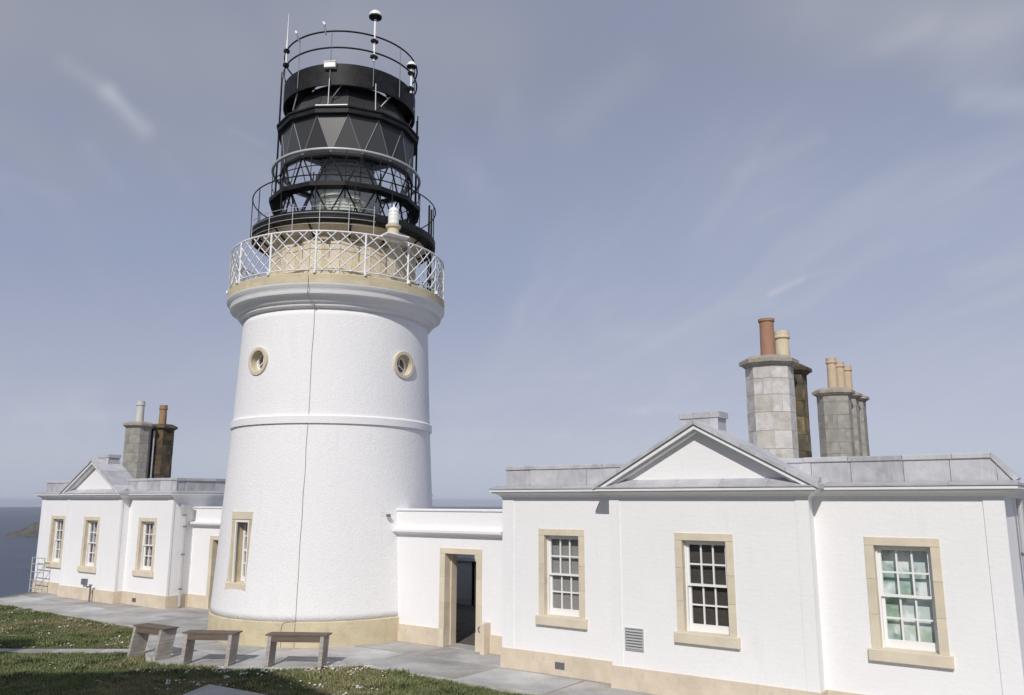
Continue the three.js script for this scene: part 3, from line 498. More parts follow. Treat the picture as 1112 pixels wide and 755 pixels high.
{ // vents, air bricks and pipes of the right-hand house
  const v = sub(right, 'vent'); v.position.set(-1.44, .91, P);
  part(v, 'vent_frame', merge([bx(-.19, .19, .18, .2, 0, .03), bx(-.19, .19, -.2, -.18, 0, .03), bx(-.19, -.17, -.18, .18, 0, .03), bx(.17, .19, -.18, .18, 0, .03), bx(-.17, .17, -.18, .18, .001, .006)]), M.galv);
  for (let i = 0; i < 7; i++) part(v, 'slat', uvm(new THREE.BoxGeometry(.34, .006, .05).rotateX(.75).translate(0, -.155 + i * .051, .022)), M.galv);
  const airbrick = (p, x, y, z) => { const b = sub(p, 'air_brick'); b.position.set(x, y, z); part(b, 'grille', merge([bx(-.11, .11, .05, .065, 0, .012), bx(-.11, .11, -.065, -.05, 0, .012), ...[-.105, -.06, -.02, .02, .06, .105].map((q) => bx(q - .007, q + .007, -.05, .05, 0, .011)), bx(-.105, .105, -.05, .05, .001, .004)]), M.galvDark); };
  airbrick(right, -3.28, .19, .04); airbrick(left, 2.75, .16, .04);
  const lv = sub(left, 'vent'); lv.position.set(-.05, .62, P); part(lv, 'hood', prism([[-.14, -.1], [.14, -.1], [.14, .1], [-.14, .1]], 0, .1), M.galvDark);
  const sp = sub(left, 'standpipe'); part(sp, 'pipe', bar([.62, 0, P + .16], [.62, .55, P + .16], .035), M.galvDark); part(sp, 'tap', merge([bar([.62, .5, P + .16], [.62, .5, P + .3], .03), bar([.54, .55, P + .16], [.7, .55, P + .16], .025)]), M.galvDark);
  const dp = (h, x, z, y1, hop) => { const d = sub(h, 'downpipe'); part(d, 'pipe', bar([x, .05, z], [x, y1, z], .05, 10), M.galv); if (hop) part(d, 'hopper', prism([[-.11, 0], [.11, 0], [.17, .22], [.17, .32], [-.17, .32], [-.17, .22]], -.1, .1).rotateY(Math.PI / 2).translate(x, y1, z), M.galv); for (const y of [.6, 1.7, 2.6]) part(d, 'clip', uvm(new THREE.CylinderGeometry(.06, .06, .05, 10).translate(x, y, z)), M.galvDark); };
  dp(left, HW * .966 + .1, -.42, 3.0, true); dp(right, HW + .09, -1.5, 3.5, false);
}

// ---------------------------------------------------------------- low link wings with doorways
function wing(o) {                                           // x0..x1 along the front, front face at z
  const t = thing('link_wing', o.label, 'building', [o.x0, 0, o.z]);
  const W = o.x1 - o.x0, D = 4.6, dx = o.door - o.x0, ow = .655, iw = .49, yt = 2.18, yo = 2.32;
  part(t, 'wall', merge([prism([[0, 0], [dx - ow, 0], [dx - ow, yo], [dx + ow, yo], [dx + ow, 0], [W, 0], [W, 2.62], [0, 2.62]], -.45, 0), ...(o.slot ? [] : [bx(0, W, 0, 2.62, -D, -D + .35)]), bx(0, W, 2.75, 3.2, -.4, -.005), ...(o.slot ? [] : [bx(0, .3, 0, 2.62, -D + .351, -.451)]), bx(W - .3, W, 0, 2.62, -D + .351, -.451)]), M.white);
  part(t, 'cornice', sweep([[-.2, 0], [W + .2, 0]], [[-.05, 2.58], [.03, 2.59], [.05, 2.63], [.12, 2.665], [.165, 2.68], [.17, 2.735], [-.05, 2.775]]), M.whiteSmooth);
  part(t, 'coping', chamferBox(-.1, W + .1, 3.195, 3.25, -.45, .03, .01), M.whiteSmooth);
  part(t, 'roof', bx(.01, W - .01, 2.63, 2.72, -D + .01, -.41), M.lead[1]);
  for (const [a, b] of [[0, dx - ow], [dx + ow, W]]) part(t, 'plinth', bx(a, b, -.1, .41, -.1, .035), M.cream);
  const d = sub(t, 'doorway');
  part(d, 'lintel', chamferBox(dx - ow, dx + ow, yt, yo, -.2, .03), M.margin);
  for (const s of [-1, 1]) {
    const cuts = [-.05, .42, 1.02, 1.62, yt];
    for (let i = 0; i < 4; i++) part(d, 'jamb_stone', chamferBox(s < 0 ? dx - ow : dx + iw, s < 0 ? dx - iw : dx + ow, cuts[i] + .001, cuts[i + 1] - .001, -.2, i ? .03 - .001 * i : .045, .004), i % 2 ? M.margin2 : M.margin);
    part(d, 'door_check', bx(s < 0 ? dx - iw - .16 : dx + iw - .03, s < 0 ? dx - iw + .03 : dx + iw + .16, 0, yt + .05, -.4, -.201), M.cream);
  }
  part(d, 'threshold', bx(dx - iw, dx + iw, -.05, .025, -.46, .02), M.conc[0]);
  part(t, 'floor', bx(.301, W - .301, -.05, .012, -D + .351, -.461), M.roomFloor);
  return t;
}
const wr = wing({ x0: -15.75, x1: -10.85, z: -15.61, door: -12.91, slot: true, label: 'low white link wing with open cream doorway and cream stub post' });
const wl = wing({ x0: -25.2, x1: -20.3, z: -16.3, door: -23.50, label: 'low white link wing with cream doorway partly hidden by the tower' });
{ // inside the right-hand wing: pale back wall, beam, dark inner door frame
  // a hall runs on behind the tower, with a gap added in its unseen roof to brighten it
  part(wr, 'hall_wall', merge([bx(-5.8, 4.9, 0, 2.62, -6.9, -6.6), bx(-6.1, -5.8, 0, 2.62, -6.9, -3.2), bx(4.6, 4.9, 0, 2.62, -6.6, -4.6), bx(-5.8, -3.8, 0, 2.62, -3.4, -3.2)]), M.roomGrey);
  part(wr, 'hall_roof', merge([bx(-6.1, 4.9, 2.63, 2.73, -4.95, -4.595), bx(-6.1, .0, 2.63, 2.73, -4.594, -1.6), bx(-6.1, 4.9, 2.63, 2.73, -6.9, -6.58)]), M.lead[1]);  // open strip between the roof pieces is added to let daylight in
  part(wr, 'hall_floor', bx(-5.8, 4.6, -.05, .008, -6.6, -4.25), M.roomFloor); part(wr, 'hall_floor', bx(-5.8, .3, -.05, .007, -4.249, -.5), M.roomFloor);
  for (let i = 0; i < 7; i++) part(wr, 'wall_panel', bx(-5.6 + i * 1.2, -5.6 + i * 1.2 + 1.18, .15, 1.36, -6.599, -6.58), M.roomGrey);
  part(wr, 'white_rail', bx(-5.7, 4.5, 1.44, 1.55, -6.599, -6.50), M.paint);
  part(wr, 'inner_frame', merge([bx(-2.05, -2.0, .01, 1.42, -6.57, -6.5), bx(-1.55, -1.5, .01, 1.42, -6.57, -6.5), bx(-2.0, -1.55, 1.37, 1.42, -6.57, -6.5)]), M.black);
  const b = thing('door_stop_post', 'short cream stub post with a hook beside the open doorway', 'post', [-12.05, 0, -15.42]);
  part(b, 'post', chamferBox(-.06, .06, -.05, .68, -.2, .08, .02), M.cream); part(b, 'hook', tube([[-.06, .58, .03], [-.12, .58, .03], [-.13, .5, .03], [-.09, .47, .03]], .014), M.galvDark);
  const sw = thing('wall_lamp', 'small floodlight on a bracket on the tower shaft above the low wing', 'lamp', [TX + 2.86 * Math.sin(78 * D2R), 3.08, TZ + 2.86 * Math.cos(78 * D2R)], 78 * D2R);
  part(sw, 'bracket', bar([0, 0, -.06], [0, .02, .1], .014), M.galvDark); part(sw, 'housing', prism([[-.05, -.035], [.05, -.035], [.04, .035], [-.04, .035]], .08, .15), M.galvDark); part(sw, 'conduit', tube([[.0, 0, .02], [.15, -.02, .0], [.32, .01, -.04]], .012), M.galv);
}

// ---------------------------------------------------------------- lighthouse
const tower = thing('lighthouse', 'white round lighthouse tower with a black lantern and white lattice gallery', 'lighthouse', [TX, 0, TZ]);
const tp = (n, g, m, l) => part(tower, n, g, m, l);
const shaftR = (y) => y < 5.4 ? 3.02 - (y - .58) * (3.02 - 2.765) / 4.82 : 2.765 - (y - 5.4) * (2.765 - 2.64) / 3.08;
{
  const prof = [[2.2, .5]]; for (let y = .5; y <= 8.501; y += .25) prof.push([shaftR(y), y]); prof.push([2.0, 8.5], [2.2, .5]);
  const g = lathe(prof, 160); const ev = new Evaluator(); ev.attributes = ['position', 'normal', 'uv'];
  let b = new Brush(keep(g)); b.updateMatrixWorld();
  const cut = (geo) => { const c = new Brush(keep(geo)); c.updateMatrixWorld(); b = ev.evaluate(b, c, SUBTRACTION); };
  cut(new THREE.BoxGeometry(.80, 1.9, 2).translate(-.03, 2.22, 2.6));
  cut(new THREE.CylinderGeometry(.33, .33, 1.6, 32).rotateX(Math.PI / 2).translate(0, 7.08, 2.6));
  cut(new THREE.CylinderGeometry(.33, .33, 1.6, 32).rotateZ(Math.PI / 2).translate(2.6, 7.08, 0));
  tp('shaft', b.geometry, M.harl);
}
tp('plinth', hardLathe([[3.03, -.1], [3.055, -.1], [3.055, .56], [3.0, .60]], 160, 3), M.ochre);
tp('string_course', hardLathe([[2.7, 5.38], [2.815, 5.39], [2.82, 5.57], [2.74, 5.63]], 160), M.whiteSmooth);
tp('gallery_cornice', merge([lathe([[2.6, 8.40], [2.66, 8.42], [2.68, 8.44]], 160), lathe([[2.68, 8.44], [2.73, 8.45], [2.76, 8.48], [2.76, 8.53]], 160), lathe([[2.76, 8.53], [2.80, 8.54], [2.84, 8.58], [2.87, 8.64], [2.93, 8.70], [3.0, 8.73]], 160), lathe([[3.0, 8.73], [3.02, 8.73], [3.03, 8.80], [3.06, 8.88], [3.12, 8.93], [3.13, 8.99]], 160)].map((g) => g.toNonIndexed())), M.whiteSmooth);
tp('gallery_edge', hardLathe([[3.0, 8.992], [3.12, 8.995], [3.12, 9.23], [3.08, 9.26], [2.0, 9.28]], 160), M.ochre);
// lightning conductor and conduit loop
{
  const pts = []; for (let y = 8.4; y >= .62; y -= .6) pts.push(ringPt(shaftR(y) + .012 + rr(0, .006), y, 35.1 + rr(-.25, .25))); pts.push(ringPt(3.04, .6, 35.1), ringPt(3.075, .5, 35.1), ringPt(3.07, 0, 35.1));
  tp('lightning_conductor', merge([tube(pts, .0065, false, 80, 5), tube([ringPt(3.13, 9.2, 33.6), ringPt(3.14, 8.9, 33.9), ringPt(2.98, 8.68, 33.2), ringPt(2.80, 8.50, 35.9), ringPt(2.68, 8.38, 35.1)], .008, false, 40, 5)]), M.cable);
  tp('conduit', tube([ringPt(3.07, 0, 29), ringPt(3.07, .48, 29), ringPt(3.06, .575, 30), ringPt(3.05, .60, 34.8)], .008, false, 40, 5), M.cable);
}
{ // tall stair window in the shaft
  const w = sub(tower, 'window', 'tall narrow window with cream margins low on the shaft'); w.position.set(-.03, 0, 2.86);
  part(w, 'lintel', chamferBox(-.41, .41, 2.98, 3.18, -.6, .035), M.margin);
  part(w, 'sill', chamferBox(-.42, .42, 1.25, 1.42, -.6, .11, .012), M.margin);
  for (const s of [-1, 1]) part(w, 'jamb_stone', chamferBox(s < 0 ? -.41 : .28, s < 0 ? -.28 : .41, 1.42, 2.98, -.62, .02, .006), M.ochre);
  part(w, 'storm_frame', merge([bx(-.28, -.235, 1.425, 2.98, -.03, .012), bx(.235, .28, 1.425, 2.98, -.03, .012), bx(-.235, .235, 2.91, 2.98, -.03, .012)]), M.paint);
  const f = -.24; part(w, 'sash_frame', merge([bx(-.27, -.2, 1.43, 2.97, f - .05, f), bx(.2, .27, 1.43, 2.97, f - .05, f), bx(-.2, .2, 2.88, 2.97, f - .05, f), bx(-.2, .2, 1.43, 1.55, f - .05, f), bx(-.2, .2, 2.17, 2.23, f - .05, f + .01)]), M.paint);
  part(w, 'glazing_bar', merge([bx(-.014, .014, 1.55, 2.17, f - .04, f - .01), bx(-.014, .014, 2.23, 2.88, f - .04, f - .01), bx(-.2, .2, 2.54, 2.57, f - .039, f - .011), bx(-.2, .2, 1.86, 1.89, f - .039, f - .011)]), M.paint);
  for (const [y0, y1] of [[1.55, 1.86], [1.89, 2.17], [2.23, 2.54], [2.57, 2.88]]) for (const x of [-.107, .107]) { const p = part(w, 'pane', new THREE.PlaneGeometry(.184, y1 - y0 - .002), M.glass); p.position.set(x, (y0 + y1) / 2, f - .025); }
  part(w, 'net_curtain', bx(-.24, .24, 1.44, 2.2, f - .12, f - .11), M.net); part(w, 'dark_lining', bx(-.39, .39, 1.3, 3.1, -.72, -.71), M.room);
}
for (const az of [0, 90]) { // portholes
  const w = sub(tower, 'porthole', az ? 'round porthole on the wing side of the shaft' : 'round porthole above the tall window'); w.position.set(2.70 * Math.sin(az * D2R), 7.08, 2.70 * Math.cos(az * D2R)); w.rotation.y = az * D2R;
  const lat = (pr) => hardLathe(pr, 48, .3).rotateX(Math.PI / 2);
  part(w, 'surround', lat([[.385, -.12], [.385, .03], [.37, .045], [.29, .045], [.275, .03], [.275, -.4]]), M.margin2);
  part(w, 'frame', lat([[.275, -.20], [.275, -.16], [.262, -.155], [.20, -.155], [.20, -.20]]), M.paint);
  for (const a of [90, 210, 330]) part(w, 'glazing_bar', bar([0, 0, -.175], [.205 * Math.cos(a * D2R), .205 * Math.sin(a * D2R), -.175], .02), M.paint);
  for (let k = 0; k < 3; k++) { const p = part(w, 'pane', new THREE.CircleGeometry(.2, 12, (90 + 120 * k) * D2R, 120 * D2R), M.glass); p.position.z = -.18; }
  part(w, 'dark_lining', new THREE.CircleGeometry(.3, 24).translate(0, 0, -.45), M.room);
}
// gallery railing: posts, rails and crossed lattice bars
{
  const R = 3.075, y0 = 9.27, y1 = 10.40, n = 15, ph = 12.5 + 48.5 - 48.5;
  tp('top_rail', ring(R, y1, .026, 160, 8), M.railWhite); tp('bottom_rail', ring(R, y0 + .08, .016, 160, 6), M.railWhite);
  for (let k = 0; k < n; k++) { const a = ph + k * 360 / n + 24; tp('post', merge([bar(ringPt(R, y0 - .02, a), ringPt(R, y1, a), .03, 8), bar(ringPt(R + .06, y0 - .03, a), ringPt(R + .06, y0 + .05, a), .035, 8)]), M.railWhite); }
  const m = 52, rise = y1 - y0 - .1, turn = rise / R / D2R * 1.02;
  for (let k = 0; k < m; k++) for (const s of [-1, 1]) {
    const a = ph + k * 360 / m, pts = []; for (let i = 0; i <= 5; i++) pts.push(ringPt(R + s * .012, y0 + .08 + rise * i / 5, a + s * turn * i / 5));
    tp('lattice_bar', tube(pts, .0155, false, 6, 5), M.railWhite);
  }
}
// lantern and everything above the gallery; LO shifts it to its own axis
const LO = [.085, 0, -.06];
const lp = (n, g, m, l) => part(tower, n, g.translate(...LO), m, l);
{
  // cream drum of sixteen faces
  const nD = 16, RD = 2.14;
  for (let k = 0; k < nD; k++) { const a = 34 + k * 22.5, q = [ringPt(RD, 0, a - 11.1), ringPt(RD, 0, a + 11.1), ringPt(RD - .12, 0, a + 11.1), ringPt(RD - .12, 0, a - 11.1)].map((p) => [p[0], p[2]]); lp('drum_panel', slab(q, 9.26, 10.82), k % 2 ? M.cream : M.margin); }
  lp('drum_core', hardLathe([[RD - .03, 9.25], [RD - .03, 10.85]], 32), M.ochre);
  lp('drum_base', hardLathe([[RD + .05, 9.26], [RD + .05, 9.45], [RD, 9.49]], 48), M.cream);
  lp('drum_cornice', hardLathe([[RD - .03, 10.60], [RD + .05, 10.64], [RD + .12, 10.74], [RD + .26, 10.84], [RD + .28, 10.876]], 64), M.cream);
  for (const a of [12, 34, 56, 79, 101]) { const v = prism([[-.14, 0], [.14, 0], [.10, .09], [-.10, .09]], 0, .07).rotateY(a * D2R); const p = ringPt(RD - .0, 10.44, a); lp('vent_hood', v.translate(...p), M.brass); }
  // lantern gallery
  lp('lantern_gallery', hardLathe([[2.1, 10.877], [2.64, 10.88], [2.71, 10.92], [2.71, 11.12], [2.15, 11.14]], 112), M.black);
  lp('murette', hardLathe([[2.2, 11.13], [2.2, 11.24], [2.02, 11.27], [1.9, 11.27]], 56), M.black);
  for (let k = 0; k < 14; k++) { const a = k * 360 / 14; lp('gallery_bracket', bar(ringPt(2.16, 10.55, a), ringPt(2.62, 10.89, a), .03), M.black); }
  // gallery rail: black hoop with uprights, pale wire guard on the front
  lp('gallery_hoop', ring(2.70, 12.12, .018, 112, 6), M.black);
  for (let k = 0; k < 16; k++) lp('hoop_post', bar(ringPt(2.70, 11.0, k * 22.5 + 8), ringPt(2.70, 12.12, k * 22.5 + 8), .014), M.black);
  const arc = (R, y, a0, a1, r, m) => { const p = []; for (let a = a0; a <= a1 + .01; a += (a1 - a0) / 24) p.push(ringPt(R, y, a)); return tube(p, r, false, 72, 5); };
  for (const y of [10.72, 10.88, 11.04, 11.20]) lp('guard_wire', arc(2.76, y, -22, 65, .0085), M.galv);
  for (const a of [-20, 1, 18, 34, 50, 64]) lp('guard_post', bar(ringPt(2.77, 10.50, a), ringPt(2.77, 11.30, a), .012), M.galv);
  // glazing: three bands of triangles between offset fourteen-sided rings
  const n = 14, st = 360 / n, A0 = 34;
  const V = [{ y: 14.24, R: 2.0, o: .5 }, { y: 13.06, R: 1.97, o: 0 }, { y: 12.10, R: 1.95, o: .5 }, { y: 11.25, R: 1.93, o: 0 }];
  const vtx = (L, k) => ringPt(L.R, L.y, A0 + (k + L.o) * st);
  const triPane = (a, b, c, s = .96) => { const m = [0, 1, 2].map((i) => (a[i] + b[i] + c[i]) / 3), q = [a, b, c].map((p) => p.map((x, i) => m[i] + (x - m[i]) * s)); const g = new THREE.BufferGeometry(); g.setAttribute('position', new THREE.BufferAttribute(new Float32Array(q.flat()), 3)); g.setAttribute('uv', new THREE.BufferAttribute(new Float32Array([0, 0, 1, 0, .5, 1]), 2)); g.computeVertexNormals(); return g; };
  for (let b = 0; b < 3; b++) {
    const T = V[b], B = V[b + 1];
    for (let k = 0; k < n; k++) {
      const dn = T.o ? [vtx(T, k - 1), vtx(T, k), vtx(B, k)] : [vtx(T, k), vtx(T, k + 1), vtx(B, k)];
      const up = T.o ? [vtx(B, k), vtx(B, k + 1), vtx(T, k)] : [vtx(B, k - 1), vtx(B, k), vtx(T, k)];
      for (const q of [dn, up]) { const back = Math.cos((A0 + k * st - 48.5) * D2R) < -.25; lp(b || back ? 'pane' : 'blank_panel', triPane(...q), b || back ? M.glass : M.blackPanel[Math.floor(rnd() * 4)]); }
      for (const e of [[dn[0], dn[2]], [dn[1], dn[2]]]) lp('glazing_bar', bar(...e, b ? .026 : .016, 5), b ? M.black : M.galvDark);
    }
  }
  const poly = (R, ya, yb, o) => { const q = []; for (let k = 0; k < n; k++) { const p = ringPt(R, 0, A0 + (k + o) * st); q.push([p[0], p[2]]); } return q; };
  const polyBand = (R, ri, ya, yb, o) => { const s = new THREE.Shape(poly(R, 0, 0, o).map(([x, z]) => new THREE.Vector2(x, -z))); s.holes.push(new THREE.Path(poly(ri, 0, 0, o).map(([x, z]) => new THREE.Vector2(x, -z)))); return uvm(new THREE.ExtrudeGeometry(s, { depth: yb - ya, bevelEnabled: false }).rotateX(-Math.PI / 2).translate(0, ya, 0)); };
  lp('catwalk', polyBand(2.26, 1.92, 12.02, 12.15, .5), M.black);
  for (let k = 0; k < n; k++) lp('catwalk_bracket', bar(ringPt(1.96, 11.75, A0 + (k + .5) * st), ringPt(2.2, 12.03, A0 + (k + .5) * st), .02), M.black);
  lp('sill_ring', polyBand(2.0, 1.86, 13.02, 13.10, 0), M.black);
  lp('hand_rail', ring(2.19, 13.10, .045, 112, 8), M.galv); lp('lower_hand_rail', ring(2.19, 12.62, .014, 112, 6), M.black);
  for (let k = 0; k < n; k++) lp('rail_post', bar(ringPt(2.2, 12.12, A0 + (k + .5) * st), ringPt(2.19, 13.10, A0 + (k + .5) * st), .012), M.black);
  lp('eaves', merge([polyBand(2.13, 1.8, 14.25, 14.40, .5), polyBand(2.17, 1.8, 14.40, 14.45, .5)]), M.black);
  lp('eaves_lip', bx(-.46, .46, 14.43, 14.46, 2.12, 2.14).rotateY(34 * D2R), M.galv);
  // roof: fourteen dark facets under an open cowl
  for (let k = 0; k < n; k++) { const q = [ringPt(1.98, 14.45, A0 + (k - .49) * st), ringPt(1.98, 14.45, A0 + (k + .49) * st), ringPt(1.62, 15.25, A0 + (k + .49) * st), ringPt(1.62, 15.25, A0 + (k - .49) * st)]; const g = new THREE.BufferGeometry(); g.setAttribute('position', new THREE.BufferAttribute(new Float32Array([...q[0], ...q[1], ...q[2], ...q[0], ...q[2], ...q[3]]), 3)); g.computeVertexNormals(); lp('roof_facet', uvm(g), M.blackPanel[Math.floor(rnd() * 4)]); }
  lp('roof_core', lathe([[1.94, 14.44], [1.58, 15.24], [1.3, 15.52], [.8, 15.75], [.42, 15.85], [.42, 15.98], [0, 16.0]], 48), M.black);
  lp('cowl', hardLathe([[1.96, 15.14], [2.0, 15.14], [2.0, 15.80], [1.96, 15.82], [1.96, 15.14]], 112), M.black);
  lp('cowl_deck', hardLathe([[1.96, 15.70], [1.2, 15.72], [1.2, 15.69], [1.96, 15.67]], 96), M.black);
  for (let k = 0; k < 8; k++) { const a = 31 + k * 45; lp('roof_stay', bar(ringPt(1.86, 14.75, a), ringPt(1.96, 15.4, a + 14), .02), k % 2 ? M.galv : M.galvDark); }
  for (const y of [16.28, 16.80]) lp('roof_rail', ring(2.03, y, .025, 112, 6), M.black);
  for (const a of [-26, 0, 31, 66, 92, 118, 160, 205, 250, 290]) lp('roof_rail_post', bar(ringPt(2.04, 15.2, a), ringPt(2.03, 16.82, a), .013), M.galvDark);
  for (const a of [31, 68]) lp('eaves_pole', bar(ringPt(2.1, 14.42, a), ringPt(2.06, 15.3, a), .016), M.galv);
  for (const s of [-41, 138]) { const la = (d) => ringPt(2.09, 0, s + d), yt = s < 0 ? 16.3 : 15.3; for (const d of [-4.5, 4.5]) lp('ladder_rail', bar([la(d)[0], 11.1, la(d)[2]], [la(d)[0], yt, la(d)[2]], .018), M.black); for (let y = 11.3; y < yt; y += .3) lp('ladder_rung', bar([la(-4.5)[0], y, la(-4.5)[2]], [la(4.5)[0], y, la(4.5)[2]], .01, 5), M.black); }
  for (const d of [-4, 4]) { const q = ringPt(2.6, 0, 121 + d); lp('ladder_rail', bar([q[0], 9.27, q[2]], [q[0], 12.1, q[2]], .03), M.black); }
  for (let y = 9.5; y < 11; y += .3) lp('ladder_rung', bar(ringPt(2.6, y, 117), ringPt(2.6, y, 125), .015, 5), M.black);
  // optic
  const pr = [[.35, 11.1], [.5, 11.3]]; for (let i = 0; i < 22; i++) { const t = i / 21, y = 11.5 + t * 1.75, r = .62 + .36 * Math.sin(Math.PI * clamp(t * .78 + .12)) + .02; pr.push([r - .035, y], [r + .03, y + .045], [r, y + .075]); }
  pr.push([.55, 13.4], [.25, 13.5]);
  lp('lens', hardLathe(pr, 40, .9), M.lens, 'grey ribbed glass optic inside the lantern'); lp('lens_table', hardLathe([[.0, 11.12], [.9, 11.12], [.9, 11.22], [0, 11.24]], 32), M.brass);
  lp('lens_cover', hardLathe([[.6, 13.36], [.8, 13.3], [.8, 13.38], [.4, 13.6], [0, 13.65]], 40), M.black);
  for (let k = 0; k < 6; k++) lp('lens_bar', bar(ringPt(1.02, 11.4, k * 60 + 10), ringPt(1.02, 13.3, k * 60 + 10), .02), M.brass);
  lp('lantern_floor', hardLathe([[0, 11.1], [2.0, 11.1]], 48), M.black);
}
const at = (R, y, a) => { const p = ringPt(R, y, a); return [TX + LO[0] + p[0], y, TZ + LO[2] + p[2]]; };
{ // fittings that stand on the lantern
  const w = thing('whip_antenna', 'thin white whip antenna clamped to the top rail', 'antenna', at(2.03, 16.3, -25)); part(w, 'mast', bar([0, 0, 0], [0, .85, 0], .028, 8), M.dome); part(w, 'whip', bar([0, .85, 0], [.0, 1.75, 0], .02, 6, .007), M.dome); part(w, 'clamp', merge([uvm(new THREE.BoxGeometry(.12, .1, .14).translate(0, .02, 0)), uvm(new THREE.BoxGeometry(.12, .1, .14).translate(0, .48, 0))]), M.black);
  const mush = (name, label, p, h, r) => { const t = thing(name, label, 'antenna', p, 0, undefined); part(t, 'pole', bar([0, -.6, 0], [0, h, 0], .035, 10), M.dome); part(t, 'base', hardLathe([[.05, h - .04], [r * .98, h + r * .08], [r, h + r * .25], [r * .97, h + r * .32]], 32, r), M.black); part(t, 'dome', lathe([0, 1, 2, 3, 4, 5, 6, 7, 8, 9, 10].map((i) => [r * Math.cos(i / 10 * Math.PI / 2) + 1e-4, h + r * .32 + r * Math.sin(i / 10 * Math.PI / 2)]), 32, r), M.dome); part(t, 'clamp', merge([bx(-.07, .07, .0, .08, -.09, .09), bx(-.07, .07, -.5, -.42, -.09, .09)]), M.black); return t; };
  mush('dome_antenna', 'tall white mushroom antenna on a pole above the top rail', at(2.02, 16.6, 66), .78, .19);
  mush('dome_antenna', 'short white dome antenna low against the top rail, half the height of the other', at(2.06, 16.2, 108), .24, .15);
  const cam = (label, a, lean) => { const t = thing('weather_sensor', label, 'sensor', at(2.03, 16.80, a), a * D2R); part(t, 'arm', bar([0, -.1, 0], [lean, .22, .02], .022, 8), M.galvDark); part(t, 'head', uvm(new THREE.CapsuleGeometry(.038, .07, 4, 10).rotateZ(.5).translate(lean * 1.15, .25, .02)), M.dome); };
  cam('grey weather sensor on a leaning arm next to the whip antenna', -1, -.13); cam('small black and white sensor on the top rail above the white box', 26, -.06);
  const b = thing('equipment_box', 'small white box fixed on the rim of the black cowl', 'box', at(2.05, 15.62, 31), 31 * D2R); part(b, 'case', chamferBox(-.17, .17, 0, .17, -.06, .07, .015), M.dome); part(b, 'lid', bx(-.18, .18, .171, .19, -.07, .085), M.dome);
  const rl = thing('roof_lamp', 'tiny white lamp hanging under the black cowl', 'lamp', at(1.9, 15.36, 41), 41 * D2R); part(rl, 'bulb', uvm(new THREE.CapsuleGeometry(.05, .1, 4, 10)), M.dome); part(rl, 'stem', bar([0, .06, 0], [0, .3, 0], .012), M.galv);
  // standby light on the gallery rail
  const p = ringPt(3.05, 0, 75), s = thing('standby_light', 'small white standby lantern on a plate above the lattice rail', 'lamp', [TX + p[0], 10.42, TZ + p[2]], 75 * D2R);
  part(s, 'plate', chamferBox(-.34, .34, .0, .05, -.3, .3, .012), M.paint); part(s, 'pedestal', hardLathe([[.2, .05], [.17, .09], [.15, .28], [.2, .30], [.21, .36], [.16, .38]], 24, .2).toNonIndexed(), M.potCream);
  part(s, 'lens', hardLathe([[.14, .38], [.15, .42], [.145, .5], [.15, .54], [.145, .62], [.15, .66], [.14, .74]], 24, .2), M.lens); part(s, 'cap', lathe([[.15, .74], [.14, .80], [.09, .86], [.03, .90], [.012, .98], [0.001, .99]], 24, .2), M.dome);
}

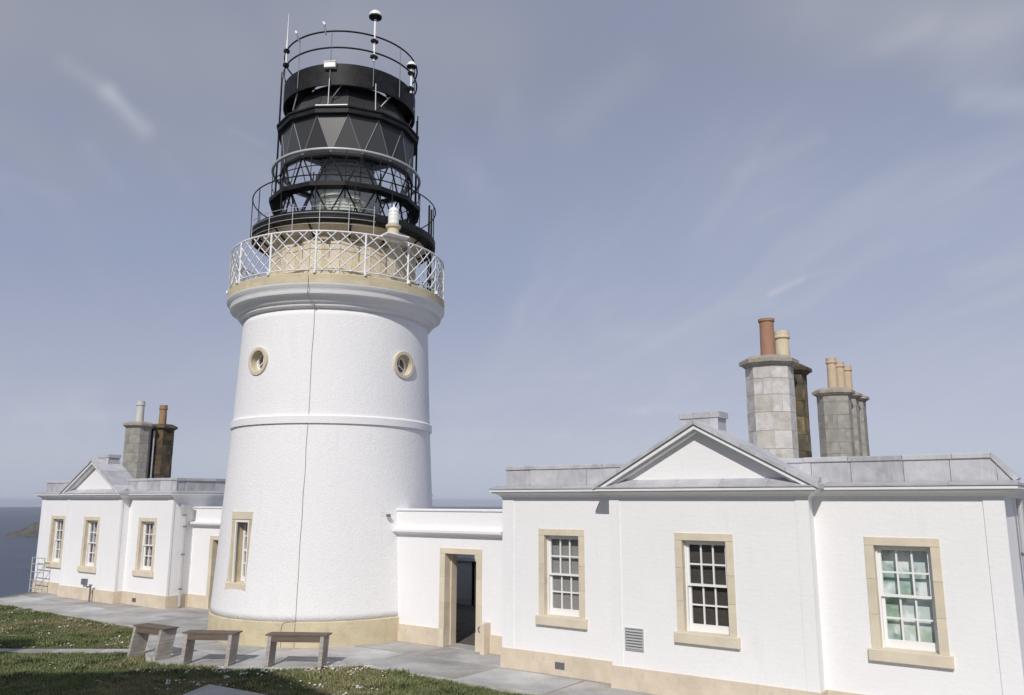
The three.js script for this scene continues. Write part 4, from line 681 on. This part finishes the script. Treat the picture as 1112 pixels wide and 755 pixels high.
// ---------------------------------------------------------------- benches
function bench(label, ax, az, bxx, bz) {
  const L = Math.hypot(bxx - ax, bz - az), turn = Math.atan2(-(bz - az), bxx - ax);
  const t = thing('bench', label, 'bench', [ax, 0, az], turn, undefined);
  for (const x of [0, L]) { const g = prism([[.0, -.06], [-.38, -.06], [-.53, .62], [-.13, .62]].map(([z, y]) => [-z, y]), -.04, .04).rotateY(Math.PI / 2); part(t, 'leg', uvm(g.translate(x, 0, 0)), M.wood); }
  for (const [z0, z1] of [[-.34, -.14], [-.52, -.346]]) part(t, 'seat_plank', uvm(new THREE.BoxGeometry(L + .2, .026, z1 - z0).translate(L / 2, .638, (z0 + z1) / 2)), M.seat);
  for (const z of [-.16, -.5]) part(t, 'apron', bx(.041, L - .041, .50, .62, z - .02, z + .02), M.seat);
  return t;
}
bench('weathered wooden bench standing closest to the narrow path', -18.35, -10.46, -17.42, -10.53);
bench('weathered wooden bench between the other two benches', -16.42, -10.57, -15.56, -11.07);
bench('weathered wooden bench in front of the conductor wire, farthest from the path', -14.75, -11.47, -13.78, -12.07);

// ---------------------------------------------------------------- gate at the corner of the far house
{
  const g = thing('metal_gate', 'small grey five-bar metal gate at the seaward house corner', 'gate', [-34.0, 0, -15.2]);
  for (const x of [0, 1.0]) part(g, 'upright', bar([x, 0, 0], [x, 1.3, 0], .02, 8), M.galv);
  for (const y of [.15, .45, .75, 1.05, 1.28]) part(g, 'rail', bar([0, y, 0], [1.0, y, 0], .016, 8), M.galv);
  part(g, 'brace', bar([0, .15, .0], [1.0, 1.05, .0], .012, 6), M.galv);
}

// ---------------------------------------------------------------- unseen house, its outline made up to cast the shadow on the grass
{
  const t = thing('unseen_shadow_house', 'unseen tall white building shaped to throw the shadow across the grass', 'building', [-8.04, 0, 3.81]);
  const pl = [[0, 0], [5.6, 1.3], [2.2, 16], [-12, 11]], H = 13;
  part(t, 'wall', slab(pl, -.05, H - .2), M.white); part(t, 'roof', slab(pl.map(([x, z]) => [x * 1.005, z * 1.005]), H - .199, H), M.lead[1]);
  part(t, 'shadow_turret', hardLathe([[1.05, H - .1], [1.05, H + 4.2], [1.15, H + 4.25], [.9, H + 4.8], [.2, H + 5.1], [0, H + 5.12]], 32, .9).translate(-5.0, 0, 7.6), M.white);  // turret added for the rounded shadow at the left of the lawn
  for (const x of [1.5, 3.6]) { const w = sub(t, 'window'); part(w, 'pane', bx(x, x + .9, 4, 5.6, x * .232 - .06, x * .232 - .03), M.glass); part(w, 'frame', bx(x - .1, x + 1, 3.85, 4, x * .232 - .1, x * .232 + .2), M.margin); }
}
scene.fog = new THREE.FogExp2(new THREE.Color().setRGB(.60, .65, .76), 0.00006);
scene.traverse((o) => { if (o.isMesh) { o.castShadow = true; o.receiveShadow = true; } });
renderer.render(scene, camera);
